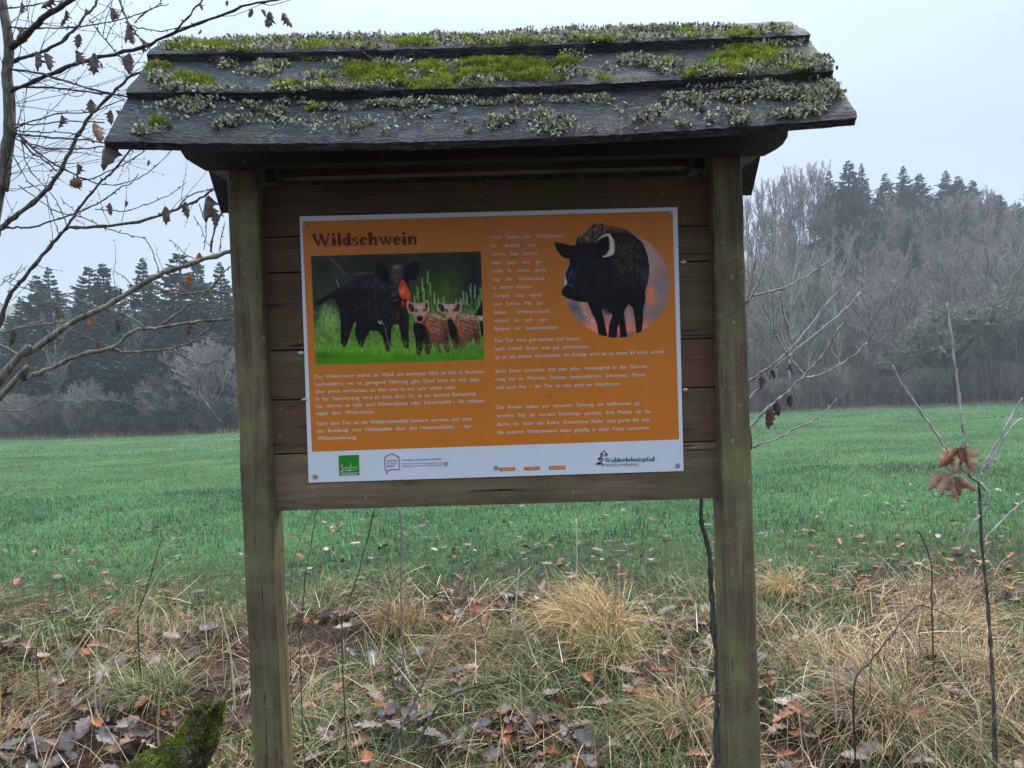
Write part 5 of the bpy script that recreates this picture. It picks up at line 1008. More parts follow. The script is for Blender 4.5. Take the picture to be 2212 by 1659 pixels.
stalk('weed_stem', c3((200, 980), (290, 820), (380, 680), (470, 540)), 3.6, 3.9, 1.4, .8, M_STRAW, 'dark thin stem slanting over the meadow edge at the far left', 'weed stem', GW, WD, tw=3)
stalk('weed_stem', c3((745, 860), (790, 700), (830, 560), (870, 430)), 3.8, 3.8, 1.7, .9, M_STRAW, 'dark stem standing between the two long straws', 'weed stem', GW, (.05, .045, .035), tw=4, seeds=12)
stalk('weed_stem', cD((1165, 1350), (1160, 1150), (1158, 980), (1130, 880), (1095, 810), (1075, 790)), 3.4, 3.4, 2.0, 1.4, M_STRAW, 'brown stem with split seed head left of the sapling', 'weed stem', GW, (.10, .075, .06), seeds=18)
stalk('weed_stem', c4_((850, 900), (855, 820), (870, 700), (890, 640)), 3.9, 3.9, 1.4, .9, M_STRAW, 'short curled dry stem beside the small tussock', 'weed stem', GW, (.13, .11, .09), tw=4, seeds=12)
for k in range(46):
    x = rng.uniform(.62, 2.3); y = rng.uniform(2.45, 4.2); h = rng.uniform(.12, .36); z0 = float(gz(x, y)); P = np.array([[x, y, z0-.02], [x+rng.normal(0, .02), y, z0+h*.5], [x+rng.normal(0, .06), y+rng.normal(0, .03), z0+h]])
    A = Acc(); Q = catmull(P, 4); cc = np.array([(.13, .09, .07), (.22, .16, .11), (.07, .05, .04)][k % 3]); A.add(*tube(Q, np.linspace(.0017, .0009, len(Q)), 4), cc)
    twigs(A, Q, 4, .06, .5, .0008, (.2*rng.normal(), 0, 1), cc)
    me = A.mesh('weed_stem'); V_ = np.zeros(len(me.vertices)*3, np.float32); me.vertices.foreach_get('co', V_); V_ = V_.reshape(-1, 3)-np.array((x, y, z0), np.float32); me.vertices.foreach_set('co', V_.ravel()); me.update()
    o = link('weed_stem', me, M_STRAW, None, (x, y, z0)); tag(o, 'short branched brown weed stem in the thicket right of the board', 'weed stem', 'short weed stems right of the board')
stalk('fallen_branch', c4_((790, 1720), (830, 1620), (880, 1520), (960, 1370), (1030, 1220), (1095, 1095)), 2.75, 3.35, 4.4, 2.0, M_BARKD, 'black wet stick propped up in the grass left of centre', 'stick', None, tw=8, root=False)
stalk('fallen_branch', c4_((990, 1560), (1050, 1450), (1130, 1300), (1170, 1275), (1330, 1220), (1500, 1190)), 2.9, 3.3, 3.6, 2.0, M_BARKD, 'crooked black stick lying right of the propped one', 'stick', None, tw=8, root=False)
stalk('bramble_cane', cD((740, 1640), (830, 1500), (930, 1370), (1000, 1280), (1060, 1220), (1100, 1195), (1180, 1220), (1280, 1270), (1350, 1310)), 2.75, 3.3, 2.4, 1.0, M_BARKD, 'arching dark bramble cane right of the board', 'bramble', None, tw=5)
stalk('bramble_cane', cD((-80, 1700), (60, 1640), (110, 1560), (190, 1490), (260, 1450), (330, 1400)), 1.66, 1.9, 2.0, 1.2, M_STRAW, 'thin brown cane crossing in front of the right post', 'bramble', None, (.13, .085, .07), root=False)
# green leaf and single twig bits behind the panel edge are left to the litter below

# ------------------------------------------------------------------ mossy stump by the left post
sb = atY(415, 1640, 2.85); sb[2] = float(gz(sb[0], sb[1]))
ST_ = empty('mossy_stump', tuple(sb)); tag(ST_, 'low rotten stump capped with green moss beside the left post', 'stump')
A = Acc(); n_, m_ = 18, 9; V_ = []
p0_, p1_ = atY(330, 1745, 2.80)-sb, atY(462, 1522, 2.95)-sb; ax_ = (p1_-p0_)/np.linalg.norm(p1_-p0_); s1_ = np.cross(ax_, [0, 1., 0]); s1_ /= np.linalg.norm(s1_); s2_ = np.cross(ax_, s1_)
m_ = 16
for i in range(m_):
    t = i/(m_-1); c_ = p0_+(p1_-p0_)*t+s1_*.012*math.sin(5*t)+np.array([0, 0, .02*math.sin(9*t)]); r_ = .085*(1-t)**.5+.022
    for k in range(n_):
        a_ = k*2*math.pi/n_; rr = r_*(1+.22*math.sin(3*a_+1+4*t)+.14*math.sin(5*a_+9*t)+.10*rng.normal()); V_.append(c_+rr*math.cos(a_)*s1_+rr*math.sin(a_)*s2_+ax_*.02*rng.normal()*(t > .8))
V_ = np.array(V_); F = np.array([[i*n_+k, i*n_+(k+1) % n_, (i+1)*n_+(k+1) % n_, (i+1)*n_+k] for i in range(m_-1) for k in range(n_)])
A.add(V_, [F, np.array([[(m_-1)*n_+k for k in range(n_)]])]); link('wood', A.mesh('wood', True), M_BARKD, ST_)
idx = rng.integers(0, len(F), 24000); w4 = rng.dirichlet([1, 1, 1, 1], 24000); P = (V_[F[idx]]*w4[..., None]).sum(1)
nr = np.cross(V_[F[idx, 1]]-V_[F[idx, 0]], V_[F[idx, 3]]-V_[F[idx, 0]]); nr /= np.linalg.norm(nr, axis=1)[:, None]+1e-9; ctr_ = p0_+np.outer((P-p0_) @ ax_, ax_); nr = nr*np.sign((nr*(P-ctr_)).sum(1))[:, None]
kk = (nr[:, 2] > -.35) & (nz(P[:, 0]*1, P[:, 2]+P[:, 1], 22, 0)+nr[:, 2]*.6 > -.25); P, nr = P[kk], nr[kk]; nr = nr+np.array([0, 0, .4])
Vb, Fb, k = surf_blades(P, nr, rng.uniform(.008, .017, len(P)), rng.uniform(.002, .0035, len(P)), 1.1, 2); c = np.array([.13, .155, .020])*(1+.4*rng.normal(0, .6, (len(P), 1)))*(.35+1.1*np.clip(.5+.9*nz(P[:, 0]+P[:, 1], P[:, 2], 40, 1), 0, 1))[:, None]; c[rng.random(len(P)) < .2] *= .4
o = link('moss', npmesh('moss', Vb, Fb, np.repeat(np.clip(c, .008, 1), k, 0)), M_MOSS, ST_); o['kind'] = 'stuff'

# ------------------------------------------------------------------ verge: straw, green blades, tussocks, leaves
def scatter_xy(n, y0, y1, slope=.80, add=.6, power=1.0):
    y = np.sqrt(rng.uniform(y0**2, y1**2, n)); x = rng.uniform(-1, 1, n)*(y*slope+add); return x, y
edge = lambda x: 5.25 + .35*nz(x, 0*x, 1.7, 1) - .12*np.asarray(x)*.6
def mesh_blades(name, x, y, L, W, az, lean, bend, seg, col, m, lift=0.0, twist=None):
    z = gz(x, y)+lift; P = np.stack([x, y, z], -1); V_, F_, k = blades(P, L, W, az, lean, bend, seg, twist=twist); return npmesh(name, V_, F_, np.repeat(np.clip(col, .004, 1), k, 0))
STRAW = np.array([(.44, .31, .15), (.34, .22, .10), (.60, .50, .32), (.20, .12, .065), (.44, .24, .085), (.11, .075, .05)])
# straw matted over the soil
x, y = scatter_xy(105000, 2.0, 6.6); dn = nz(x, y, 2.6, 0)
k_ = (y < edge(x)+.25*nz(x, y, 3.0, 1)+rng.normal(0, .25, len(x))) & (rng.random(len(x)) < .36+.95*dn); x, y, dn = x[k_], y[k_], dn[k_]; n = len(x)
az = 1.1*nz(x, y, 1.3, 1)*3+rng.normal(0, .9, n); lean = np.clip(rng.normal(1.15, .33, n), .1, 1.7); L = rng.uniform(.07, .30, n)*(1-.25*smooth((y-4)/2)); W = rng.uniform(.0022, .0052, n)*np.where(rng.random(n) < .12, 1.6, 1)
pal = STRAW[rng.integers(0, 6, n)]*(1+.22*rng.normal(0, 1, (n, 1)))*np.where(x > .6, 1.12, .95)[:, None]; pal = pal*(1+np.array([.06, 0, -.05])*nz(x, y, 1.1, 2)[:, None])*(.72+.38*np.clip(nz(x, y, 2.1, 1), -1, 1))[:, None]
o = link('dry_grass', mesh_blades('dry_grass', x, y, L, W, az, lean, rng.uniform(.1, .9, n), 3, pal, M_STRAW, rng.uniform(0, .05, n), rng.normal(0, .5, n)), M_STRAW); tag(o, 'matted straw coloured dead grass covering the verge', 'dry grass', kind='stuff')
x, y = scatter_xy(5200, 2.2, 5.0); k_ = rng.random(len(x)) < .25+.55*(x > .5)+.3*nz(x, y, 1.2, 0); x, y = x[k_], y[k_]; n = len(x)
pal = np.array([(.38, .25, .12), (.28, .17, .09), (.52, .41, .25), (.16, .10, .06), (.42, .28, .12)])[rng.integers(0, 5, n)]*(1+.2*rng.normal(0, 1, (n, 1)))
o = link('dry_grass', mesh_blades('dry_grass', x, y, rng.uniform(.16, .46, n), rng.uniform(.003, .006, n), rng.uniform(0, 6.28, n), np.abs(rng.normal(.25, .5, n)), rng.uniform(.2, 2.2, n), 4, pal, M_STRAW, 0.0, rng.normal(0, .5, n)), M_STRAW); tag(o, 'taller tangled dead grass stems standing out of the mat', 'dry grass', kind='stuff')
x, y = scatter_xy(750, 2.2, 5.2); n = len(x)
pal = np.array([(.66, .56, .38), (.56, .44, .26), (.72, .66, .52), (.40, .27, .15)])[rng.integers(0, 4, n)]*(1+.15*rng.normal(0, 1, (n, 1)))
o = link('dry_grass', mesh_blades('dry_grass', x, y, rng.uniform(.10, .30, n), rng.uniform(.0035, .006, n), rng.uniform(0, 6.28, n), np.clip(rng.normal(1.05, .35, n), .1, 1.5), rng.normal(.15, .25, n), 3, pal, M_STRAW, rng.uniform(.02, .08, n), rng.normal(0, .5, n)), M_STRAW); tag(o, 'pale broken straws lying criss-cross on the verge', 'dry grass', kind='stuff')
# green blades in the verge
x, y = scatter_xy(52000, 2.0, 6.6); k_ = (nz(x, y, 1.9, 2) > -.05-.2*rng.random(len(x))) & (y < edge(x)+.5); x, y = x[k_], y[k_]; n = len(x)
c = np.array([.090, .185, .045])*(1+.35*rng.normal(0, 1, (n, 1))); c[rng.random(n) < .22] = (.20, .23, .07); c[rng.random(n) < .15] = (.11, .21, .12); c[rng.random(n) < .1] = (.03, .06, .02)
o = link('green_grass', mesh_blades('green_grass', x, y, rng.uniform(.06, .22, n), rng.uniform(.003, .0065, n), rng.uniform(0, 6.28, n), rng.uniform(.2, 1.3, n), rng.uniform(.3, 1.2, n), 3, c, M_GRASS, 0.0, rng.normal(0, .4, n)), M_GRASS); tag(o, 'green grass blades growing up through the dead grass', 'grass', kind='stuff')
# meadow grass in three depths
def meadow(name, n, y0, y1, L, W, seg, label, dens_edge=False, tiltm=.5):
    x, y = scatter_xy(n, y0, y1, .82, .8)
    if dens_edge:
        k_ = rng.random(len(x)) < smooth((y-edge(x)+1.1+.5*nz(x, y, 3.3, 2))/1.0)*(.30+.7*smooth(.75+.6*nz(x, y, 2.3, 0)+(y-7)/5)); x, y = x[k_], y[k_]
    n = len(x); t = np.clip(.5+.5*nz(x, y, .9, 1)+.25*nz(x, y, 4.5, 2), 0, 1)[:, None]
    t = np.clip(t+.55*nz(x, y, 11, 0)[:, None]+.3*nz(x, y, 26, 1)[:, None], 0, 1); c = np.array([.018, .068, .032])*(1-t)+np.array([.110, .265, .118])*t; c = c*(1+.38*rng.normal(0, 1, (n, 1))); c[rng.random(n) < .07] = (.24, .26, .12)
    far = np.clip((y-12)/30, 0, 1)[:, None]; strip = (np.exp(-((y-44-.1*x)/5.)**2)*(x < 2))[:, None]; c = c*(1+.15*far)+strip*np.array([.07, .05, .02])+(np.clip(nz(x, y*.35, .55, 0)*1.6-.9, 0, 1)*(y > 9))[:, None]*np.array([.10, .035, .02])+(np.exp(-((y-20.5+.10*x)/1.6)**2)*(x < -1)*np.clip(.5+nz(x, y, 1.7, 1), 0, 1))[:, None]*np.array([.16, .06, .04])
    h = (.65+.35*np.clip(nz(x, y, 2.9, 0), -1, 1)+.35*np.clip(nz(x, y, 11, 0), -1, 1))
    o = link(name, mesh_blades(name, x, y, rng.uniform(*L, n)*h, rng.uniform(*W, n), rng.uniform(0, 6.28, n), np.abs(rng.normal(0, tiltm, n)), rng.uniform(.1, .9, n), seg, c, M_GRASS), M_GRASS); tag(o, label, 'grass', kind='stuff')
meadow('meadow_grass', 120000, 4.3, 13, (.05, .12), (.006, .0115), 2, 'short green grass of the near meadow', True)
meadow('meadow_grass', 130000, 12.5, 30, (.05, .10), (.010, .018), 1, 'short green grass of the middle meadow')
meadow('meadow_grass', 90000, 29, 61, (.07, .13), (.025, .05), 1, 'short green grass of the far meadow')
# straw coloured fringe along the wood edge
x = rng.uniform(-50, 52, 9000); y = 60.2+.8*nz(x, 0*x, .6, 1)+rng.uniform(-.8, .8, 9000); n = 9000
c = STRAW[rng.integers(0, 5, n)]*.75; o = link('dry_grass', mesh_blades('dry_grass', x, y, rng.uniform(.2, .6, n)*np.where(x < 5, 1.0, .5), rng.uniform(.02, .05, n), rng.uniform(0, 6.28, n), rng.uniform(0, .6, n), rng.uniform(.1, .6, n), 1, c, M_STRAW), M_STRAW); tag(o, 'tan fringe of dead grass along the far wood edge', 'dry grass', kind='stuff')
# tussocks
def tussock(x0, y0, rad, h, n, label, green=.15, colb=(.50, .33, .14), droop=1.5):
    a_ = rng.uniform(0, 6.283, n); r_ = rad*.6*np.sqrt(rng.random(n)); x = r_*np.cos(a_); y = r_*np.sin(a_); az = a_+rng.normal(0, .5, n)
    z = gz(x0+x, y0+y)-gz(x0, y0); P = np.stack([x, y, z], -1); L = h*rng.uniform(.7, 1.5, n)
    az = az+rng.normal(0, .9, n); cl_ = rng.integers(0, 14, n); az = .55*az+.45*rng.uniform(0, 6.28, 14)[cl_]; lean = np.abs(rng.normal(.1, .45, n)); bend = rng.uniform(1.5, 3.3, n)*np.where(rng.random(n) < .12, .35, 1); L = L*rng.uniform(.75, 1.2, 14)[cl_]
    V_, F_, k = blades(P, L, rng.uniform(.0025, .005, n), az, lean, bend, 4, twist=rng.normal(0, .4, n)); c = np.array(colb)*(1+.28*rng.normal(0, 1, (n, 1))); g = rng.random(n) < green; c[g] = np.array([.085, .15, .04])*(1+.3*rng.normal(0, 1, (g.sum(), 1))); c[rng.random(n) < .15] *= .4
    o = link('grass_tussock', npmesh('grass_tussock', V_, F_, np.repeat(np.clip(c, .01, 1), k, 0)), M_STRAW, None, (x0, y0, float(gz(x0, y0))+.0)); tag(o, label, 'tussock', 'grass tussocks in the verge')
def tpx(px, py, Y): p = atY(px, py, Y); return float(p[0]), float(p[1])
tussock(*tpx(1285, 1450, 4.35), .30, .34, 1300, 'big straw tussock in the middle of the gap between the posts', .14)
tussock(*tpx(1275, 1300, 4.9), .14, .24, 420, 'pointed straw tuft just behind the big tussock', .03, (.42, .30, .15))
tussock(*tpx(870, 1330, 4.6), .18, .26, 520, 'reddish straw tussock behind the grey seed-head stem', .2, (.38, .23, .11))
tussock(*tpx(1310, 1500, 3.95), .2, .26, 460, 'greener tussock in front of the big one', .5, (.46, .32, .14))
tussock(*tpx(1700, 1280, 4.9), .16, .24, 320, 'straw tuft close right of the right post', .05)
tussock(*tpx(1470, 1560, 3.2), .2, .28, 520, 'tussock at the foot of the right post', .3, (.36, .25, .12))
tussock(*tpx(480, 1340, 4.7), .2, .18, 400, 'flat straw tussock left of the left post', .25, (.32, .24, .13))
tussock(*tpx(330, 1480, 3.7), .25, .24, 500, 'green and yellow tussock left of the mossy stump', .55, (.34, .27, .13))
tussock(*tpx(1900, 1600, 3.1), .25, .30, 620, 'brown tussock low at the right near the sapling', .15, (.30, .20, .11))
tussock(*tpx(2150, 1500, 3.4), .25, .28, 620, 'straw tussock at the right picture edge behind the sapling', .05, (.38, .27, .15))
tussock(*tpx(1780, 1450, 3.9), .24, .20, 520, 'low yellowish tussock right of the right post', .2, (.40, .32, .15))
tussock(*tpx(2000, 1380, 4.2), .22, .18, 420, 'small tussock left of the sapling stem', .1, (.36, .26, .16))
tussock(*tpx(120, 1430, 4.0), .24, .20, 420, 'brown tussock at the far left', .2, (.24, .17, .10))
tussock(*tpx(700, 1600, 3.2), .22, .24, 420, 'green tussock right of the left post foot', .6, (.33, .25, .13))
tussock(*tpx(380, 1640, 2.75), .16, .14, 170, 'thin straw tuft in front of the mossy stump', .3, (.46, .34, .18))
tussock(*tpx(520, 1600, 3.0), .16, .16, 220, 'small tuft between the mossy stump and the left post', .3, (.40, .28, .14))
# leaf litter
def place_leaf(x, y, sc, tag_=True, lift=.012):
    k = rng.integers(12); o = bpy.data.objects.new('fallen_leaf', LEAFM[k]); COL.objects.link(o); o.location = (x, y, float(gz(x, y))+lift)
    o.rotation_euler = (rng.normal(0, .18), rng.normal(0, .18), rng.uniform(0, 6.28)); o.scale = (sc, sc, sc*.6); return o
lx, ly = scatter_xy(9500, 2.3, 13.0, .78, .3); dens = np.where(ly < 5.6, .85, .62*np.exp(-(ly-5.3)/1.7)+.02)*(.6+.5*nz(lx, ly, 1.5, 1)); kk = rng.random(len(lx)) < dens; lx, ly = lx[kk], ly[kk]
o_ = np.argsort(ly); lx, ly = lx[o_], ly[o_]
for i in range(min(290, len(lx))):
    o = place_leaf(lx[i], ly[i], rng.uniform(.07, .13), lift=rng.uniform(.01, .07)); tag(o, 'fallen brown leaf lying in the near verge grass', 'leaf', 'fallen leaves in the near verge')
A = Acc()
for i in range(290, len(lx)):
    k = rng.integers(12); V_, F_, C_ = LEAFV[k]; s = rng.uniform(.045, .10); C_ = C_*rng.uniform(.5, 1.1)*np.array([(1.25, .9, .6), (1, 1, 1), (.9, .7, .6), (1.9, 1.8, 1.8), (1.5, 1.45, 1.5)][rng.integers(5)]); R_ = Matrix.Rotation(rng.uniform(0, 6.28), 3, 'Z') @ Matrix.Rotation(rng.normal(0, .14), 3, 'X') @ Matrix.Rotation(rng.normal(0, .14), 3, 'Y')
    A.add(V_*np.array([1, 1, .45])*s @ np.array(R_).T+np.array([lx[i], ly[i], float(gz(lx[i], ly[i]))+(.04 if ly[i] > 5.6 else rng.uniform(.01,.07))]), F_, C_)
tag(link('leaf_litter', A.mesh('leaf_litter', True), M_LEAF), 'brown and grey leaves strewn over the meadow edge', 'leaves', kind='stuff')
A = Acc()
for px, py, Y, n, rx_ in ((1150, 1590, 3.15, 60, .24), (1110, 1600, 3.1, 30, .2), (850, 1540, 3.3, 34, .2), (700, 1560, 3.2, 24, .2), (1560, 1400, 4.2, 50, .35), (1500, 1360, 4.4, 40, .3), (180, 1560, 3.3, 60, .5), (60, 1620, 3.1, 50, .4), (420, 1320, 4.7, 60, .5), (900, 1440, 3.9, 30, .25), (330, 1400, 4.2, 40, .4), (1800, 1560, 3.2, 24, .3), (1700, 1430, 3.8, 30, .3), (60, 1390, 4.2, 60, .5), (760, 1320, 4.8, 40, .4), (1130, 1330, 4.8, 40, .4)):
    q = atY(px, py, Y)
    for _ in range(n):
        x = q[0]+rng.normal(0, rx_*.6); y = q[1]+rng.normal(0, rx_*.5); k = (2, 5, 1, 0, 5, 0, 4, 8, 7)[rng.integers(9)]; V_, F_, C_ = LEAFV[k]; s = rng.uniform(.07, .13)
        R_ = Matrix.Rotation(rng.uniform(0, 6.28), 3, 'Z') @ Matrix.Rotation(rng.normal(0, .35), 3, 'X') @ Matrix.Rotation(rng.normal(0, .35), 3, 'Y')
        A.add(V_*np.array([1, 1, .5])*s @ np.array(R_).T+np.array([x, y, float(gz(x, y))+rng.uniform(.02, .07)]), F_, C_*rng.uniform(.3, 1.4)*np.array([1, 1, 1.10]))
tag(link('leaf_litter', A.mesh('leaf_litter', True), M_LEAF), 'heaps of wet grey-violet oak leaves between the tussocks', 'leaves', kind='stuff')
o = place_leaf(0, 0, .03); p = atY(800, 126, 1.552); o.location = Vector(p); o.rotation_euler = (.75, 0, 1.6); tag(o, 'reddish curled leaf caught under the top roof board', 'leaf')

# ------------------------------------------------------------------ woods: prototypes
def grow(rs, segs, p, d, L, r, lvl, maxl, spread, upw, nchild, shrink, twigmin):
    n = 4 if lvl < 2 else 3; q = p.copy(); dd = d.copy(); pts = [q.copy()]
    for i in range(n):
        dd = dd+rs.normal(0, .13 if lvl else .05, 3)+np.array([0, 0, upw*.12]); dd /= np.linalg.norm(dd); q = q+dd*L/n; pts.append(q.copy())
    rr = np.linspace(r, r*.55, n+1); segs.append((lvl, np.array(pts), np.maximum(rr, twigmin)))
    if lvl >= maxl: return
    for c in range(nchild[lvl]):
        t = rs.uniform(.35 if lvl else .3, 1.0); k = min(n-1, int(t*n)); f = t*n-k; pp = pts[k]*(1-f)+pts[k+1]*f
        a_ = rs.normal(0, 1, 3); a_ -= (a_ @ dd)*dd; a_ /= np.linalg.norm(a_)+1e-9; nd = dd*math.cos(spread)+a_*math.sin(spread); nd[2] += upw*.25; nd /= np.linalg.norm(nd)
        grow(rs, segs, pp, nd, L*shrink*rs.uniform(.7, 1.15)*(1.1-.3*t), r*.5, lvl+1, maxl, spread*1.02, upw, nchild, shrink, twigmin)
def tree_proto(seed, H, r, spread, upw, nchild, shrink, twigmin, trunkfrac=.75, multi=1, cut=2):
    rs = np.random.default_rng(seed); segs = []
    for s in range(multi):
        d = np.array([0, 0, 1.]) if multi == 1 else np.array([rs.normal(0, .35), rs.normal(0, .35), 1.]); d /= np.linalg.norm(d)
        grow(rs, segs, np.array([rs.normal(0, .15)*(multi > 1), rs.normal(0, .15)*(multi > 1), -.3]), d, H*trunkfrac, r, 0, len(nchild), spread, upw, nchild, shrink, twigmin)
    T, C_ = Acc(), Acc()
    for lvl, P, R_ in segs: (T if lvl < cut else C_).add(*tube(P, R_, 6 if lvl == 0 else (4 if lvl == 1 else 3), cap=False))
    return T.mesh('trunk', True), C_.mesh('twigs', False)
PR = {
 'slim': [tree_proto(s, 13, .11, .60, .9, (20, 10, 8), .34, .013, .90) for s in (1, 2, 3, 31)],
 'broad': [tree_proto(s, 11, .24, .85, .35, (10, 7, 6, 5), .58, .015, .50) for s in (4, 5)],
 'bush': [tree_proto(s, 4.2, .04, .6, .7, (9, 8, 5), .5, .010, .75, 6, 1) for s in (6, 7)],
 'oak': [tree_proto(s, 11, .36, .92, .45, (10, 8, 7, 6), .60, .011, .46, cut=2) for s in (14, 15)],
 'pole': [tree_proto(s, 14, .09, .5, 1.1, (16, 8, 6), .27, .014, .95) for s in (8, 9)]}
def conifer_proto(seed, H, Wd, dens=1.0, top=1.0):
    rs = np.random.default_rng(seed); T = Acc(); P = np.array([[0, 0, -.3], [0, 0, H*.5], [.05, 0, H*.99]]); T.add(*tube(P, np.array([H*.017, H*.011, .012]), 6))
    V_, F_, C_ = [], [], []; Fo = Acc(); z = H*.06
    bp, bL = [], []
    while z < H*.985:
        f = z/H; L = Wd*(1-f)**.95*(1 if f > .12 else .6)*(1+.18*math.sin(f*41))+.03; nb = max(4, int(9*dens*(1-f*.45)))
        for b in range(nb):
            a_ = rs.uniform(0, 6.283); l = L*rs.uniform(.62, 1.15); dr = -.28+.5*f; m_ = 9
            t = np.linspace(.08, 1, m_); cx = np.cos(a_)*l*t; cy = np.sin(a_)*l*t; cz = z+dr*l*t+.22*l*t*t+rs.normal(0, .05)
            ctr = np.stack([cx, cy, cz], -1)
            for j in range(m_-1):
                for s in (-1, 1):
                    wdt = (.42*l*(1-t[j])+.06+.08*min(1, l))*rs.uniform(.6, 1.2); sa = a_+s*rs.uniform(.6, 1.2); tip = ctr[j]+np.array([math.cos(sa)*wdt, math.sin(sa)*wdt, -wdt*rs.uniform(.1, .55)])
                    base2 = ctr[j+1]; cc = np.array([.024, .062, .046])*rs.uniform(.5, 1.7)+np.array([.01, .01, 0])*rs.random()
                    Fo.add(np.array([ctr[j], base2, tip+np.array([0, 0, .04]), tip+(base2-ctr[j])*.2-np.array([0, 0, .07])]), np.array([[0, 1, 2], [0, 2, 3]]), cc)
        z += H*.021*rs.uniform(.8, 1.3)/dens**.3
    return T.mesh('trunk', True), Fo.mesh('foliage', False)
PR['spruce'] = [conifer_proto(21, 14, 3.4, 1.25), conifer_proto(22, 14, 2.9, 1.2), conifer_proto(23, 14, 3.9, 1.3)]
for k, ms in PR.items():
    for T, C_ in ms:
        T.materials.append(M_BARKF)
TWM = {'a': M_TWIG1, 'b': M_TWIG2, 'c': M_TWIG3, 'd': M_TWIG4, 'e': M_TWIG5}
_var = {}
def put_tree(name, kind, i, x, y, h, tw, label, cat, group=None, trunkmat=None, rz=None, tilt=0, zoff=0.0, wide=1.0):
    T, C_ = PR[kind][i % len(PR[kind])]; H0 = {'slim': 13, 'broad': 11, 'oak': 11, 'bush': 4.2, 'pole': 14, 'spruce': 14}[kind]; s = h/H0
    t = empty(name, (x, y, float(gz(x, y))+zoff)); t.scale = (s*wide, s*wide, s); t.rotation_euler = (tilt, 0, rng.uniform(0, 6.28) if rz is None else rz); tag(t, label, cat, group)
    for nm, me, m in (('trunk', T, trunkmat), ('foliage' if kind == 'spruce' else 'twigs', C_, M_FOL if kind == 'spruce' else TWM[tw])):
        if not me.materials: me.materials.append(m or M_BARKF)
        p = link(nm, me, None, t); p.material_slots[0].link = 'OBJECT'; p.material_slots[0].material = m or M_BARKF
    return t
def world_at(px, py, Y): p = atY(px, py, Y); return float(p[0]), float(p[2])
def by_px(name, kind, i, px, ptop, Y, tw, label, cat, group=None, **kw):
    x, zt = world_at(px, ptop, Y); return put_tree(name, kind, i, x, Y, zt-float(gz(x, Y)), tw, label, cat, group, **kw)
# left wood: spruces
GS = 'spruces of the wood at the left'
for k, (px, pt, Y, lab) in enumerate([(77, 590, 68, 'left spruce of the group, with a blunt top'), (106, 576, 70, 'pointed spruce next to the blunt left one'), (190, 571, 70, 'spruce left in the close pair with a pale gap before the sky'), (222, 563, 68, 'taller right spruce of the close pair'), (307, 557, 70, 'slender spruce behind the long slanting limb'), (385, 541, 66, 'tall rounded spruce, topmost left of the left post'), (425, 556, 72, 'spruce close behind the tall rounded one'), (474, 566, 68, 'spruce half hidden by the left post')]):
    by_px('spruce_tree', 'spruce', k, px, pt, Y, 'a', lab, 'spruce', GS, wide=(2.1 if k == 5 else 1.8))
for k, (px, pt, Y) in enumerate([(45, 640, 66), (140, 640, 72), (165, 650, 66), (265, 640, 66), (285, 660, 72), (345, 640, 72), (20, 680, 72), (410, 660, 64), (455, 640, 74), (-60, 640, 68), (-130, 610, 70), (520, 600, 70), (580, 620, 68), (350, 700, 64)]):
    by_px('spruce_tree', 'spruce', k+1, px, pt, Y, 'a', 'lower dark spruce filling the wood behind the left limbs', 'spruce', 'lower spruces of the left wood', wide=1.9)
for k, (px, pt, Y, tw, lab, kind) in enumerate([(205, 820, 61.5, 'd', 'pale grey bush in front of the spruces', 'bush'), (235, 850, 61, 'd', 'smaller pale bush right of the large pale one', 'bush'), (370, 800, 61.5, 'c', 'purplish thicket left part beside the left post', 'bush'), (430, 745, 62, 'c', 'tall purplish bush just left of the left post', 'bush'), (475, 735, 62, 'c', 'tallest purplish bush, cut by the left post', 'bush'), (400, 830, 61, 'c', 'low purplish bush under the white leaning trunk', 'bush'), (60, 860, 61, 'a', 'brown bush at the far left wood edge', 'bush'), (15, 850, 61, 'a', 'brown bush at the left picture edge', 'bush'), (110, 870, 61, 'e', 'dark low bush right of the brown ones', 'bush'), (280, 865, 61, 'e', 'dark bush between the pale bush and the thicket', 'bush'), (325, 860, 61, 'a', 'brown bush left of the thicket', 'bush'), (470, 860, 60.9, 'e', 'dark low bush beside the left post', 'bush'), (360, 885, 60.8, 'e', 'very low dark bush in front of the thicket', 'bush'), (155, 880, 60.8, 'a', 'very low brown bush before the pale trunks', 'bush'), (120, 700, 63, 'b', 'olive bare tree before the left spruces', 'slim'), (285, 700, 64, 'b', 'grey bare tree between the spruces', 'slim'), (310, 790, 62.5, 'b', 'small bare tree left of the thicket', 'slim')]):
    by_px('bare_bush' if kind == 'bush' else 'bare_tree', kind, k, px, pt, Y, tw, lab, 'bush' if kind == 'bush' else 'tree', None, wide=1.2 if kind == 'bush' else 1.0)
A = Acc(); P = px_path([(402, 800), (420, 835), (445, 870), (478, 912)], 60.6); b0 = P[-1].copy(); Q = catmull(P-b0, 5); A.add(*tube(Q, np.linspace(.04, .11, len(Q)), 6)); o = empty('dead_tree', tuple(b0)); link('trunk', A.mesh('trunk', True), M_PALEB, o); tag(o, 'white leaning dead trunk in front of the purplish thicket', 'dead tree')
for k in range(44):
    px = rng.uniform(-140, 640); Y = rng.uniform(60.8, 63.5); by_px('bare_bush', 'bush', k, px, rng.uniform(850, 905), Y, 'acebd'[k % 5], ('grey-brown', 'pinkish', 'dark', 'olive', 'pale')[k % 5]+' leafless bush in the undergrowth along the left wood edge', 'bush', 'undergrowth bushes along the left wood edge', wide=1.2)
# wood behind the board
for k in range(14):
    x = rng.uniform(-17, 17); y = rng.uniform(62, 74); put_tree('bare_tree', 'slim', k, x, y, rng.uniform(7, 11), 'ab'[k % 2], 'leafless tree in the wood straight behind the board', 'tree', 'bare trees straight behind the board')
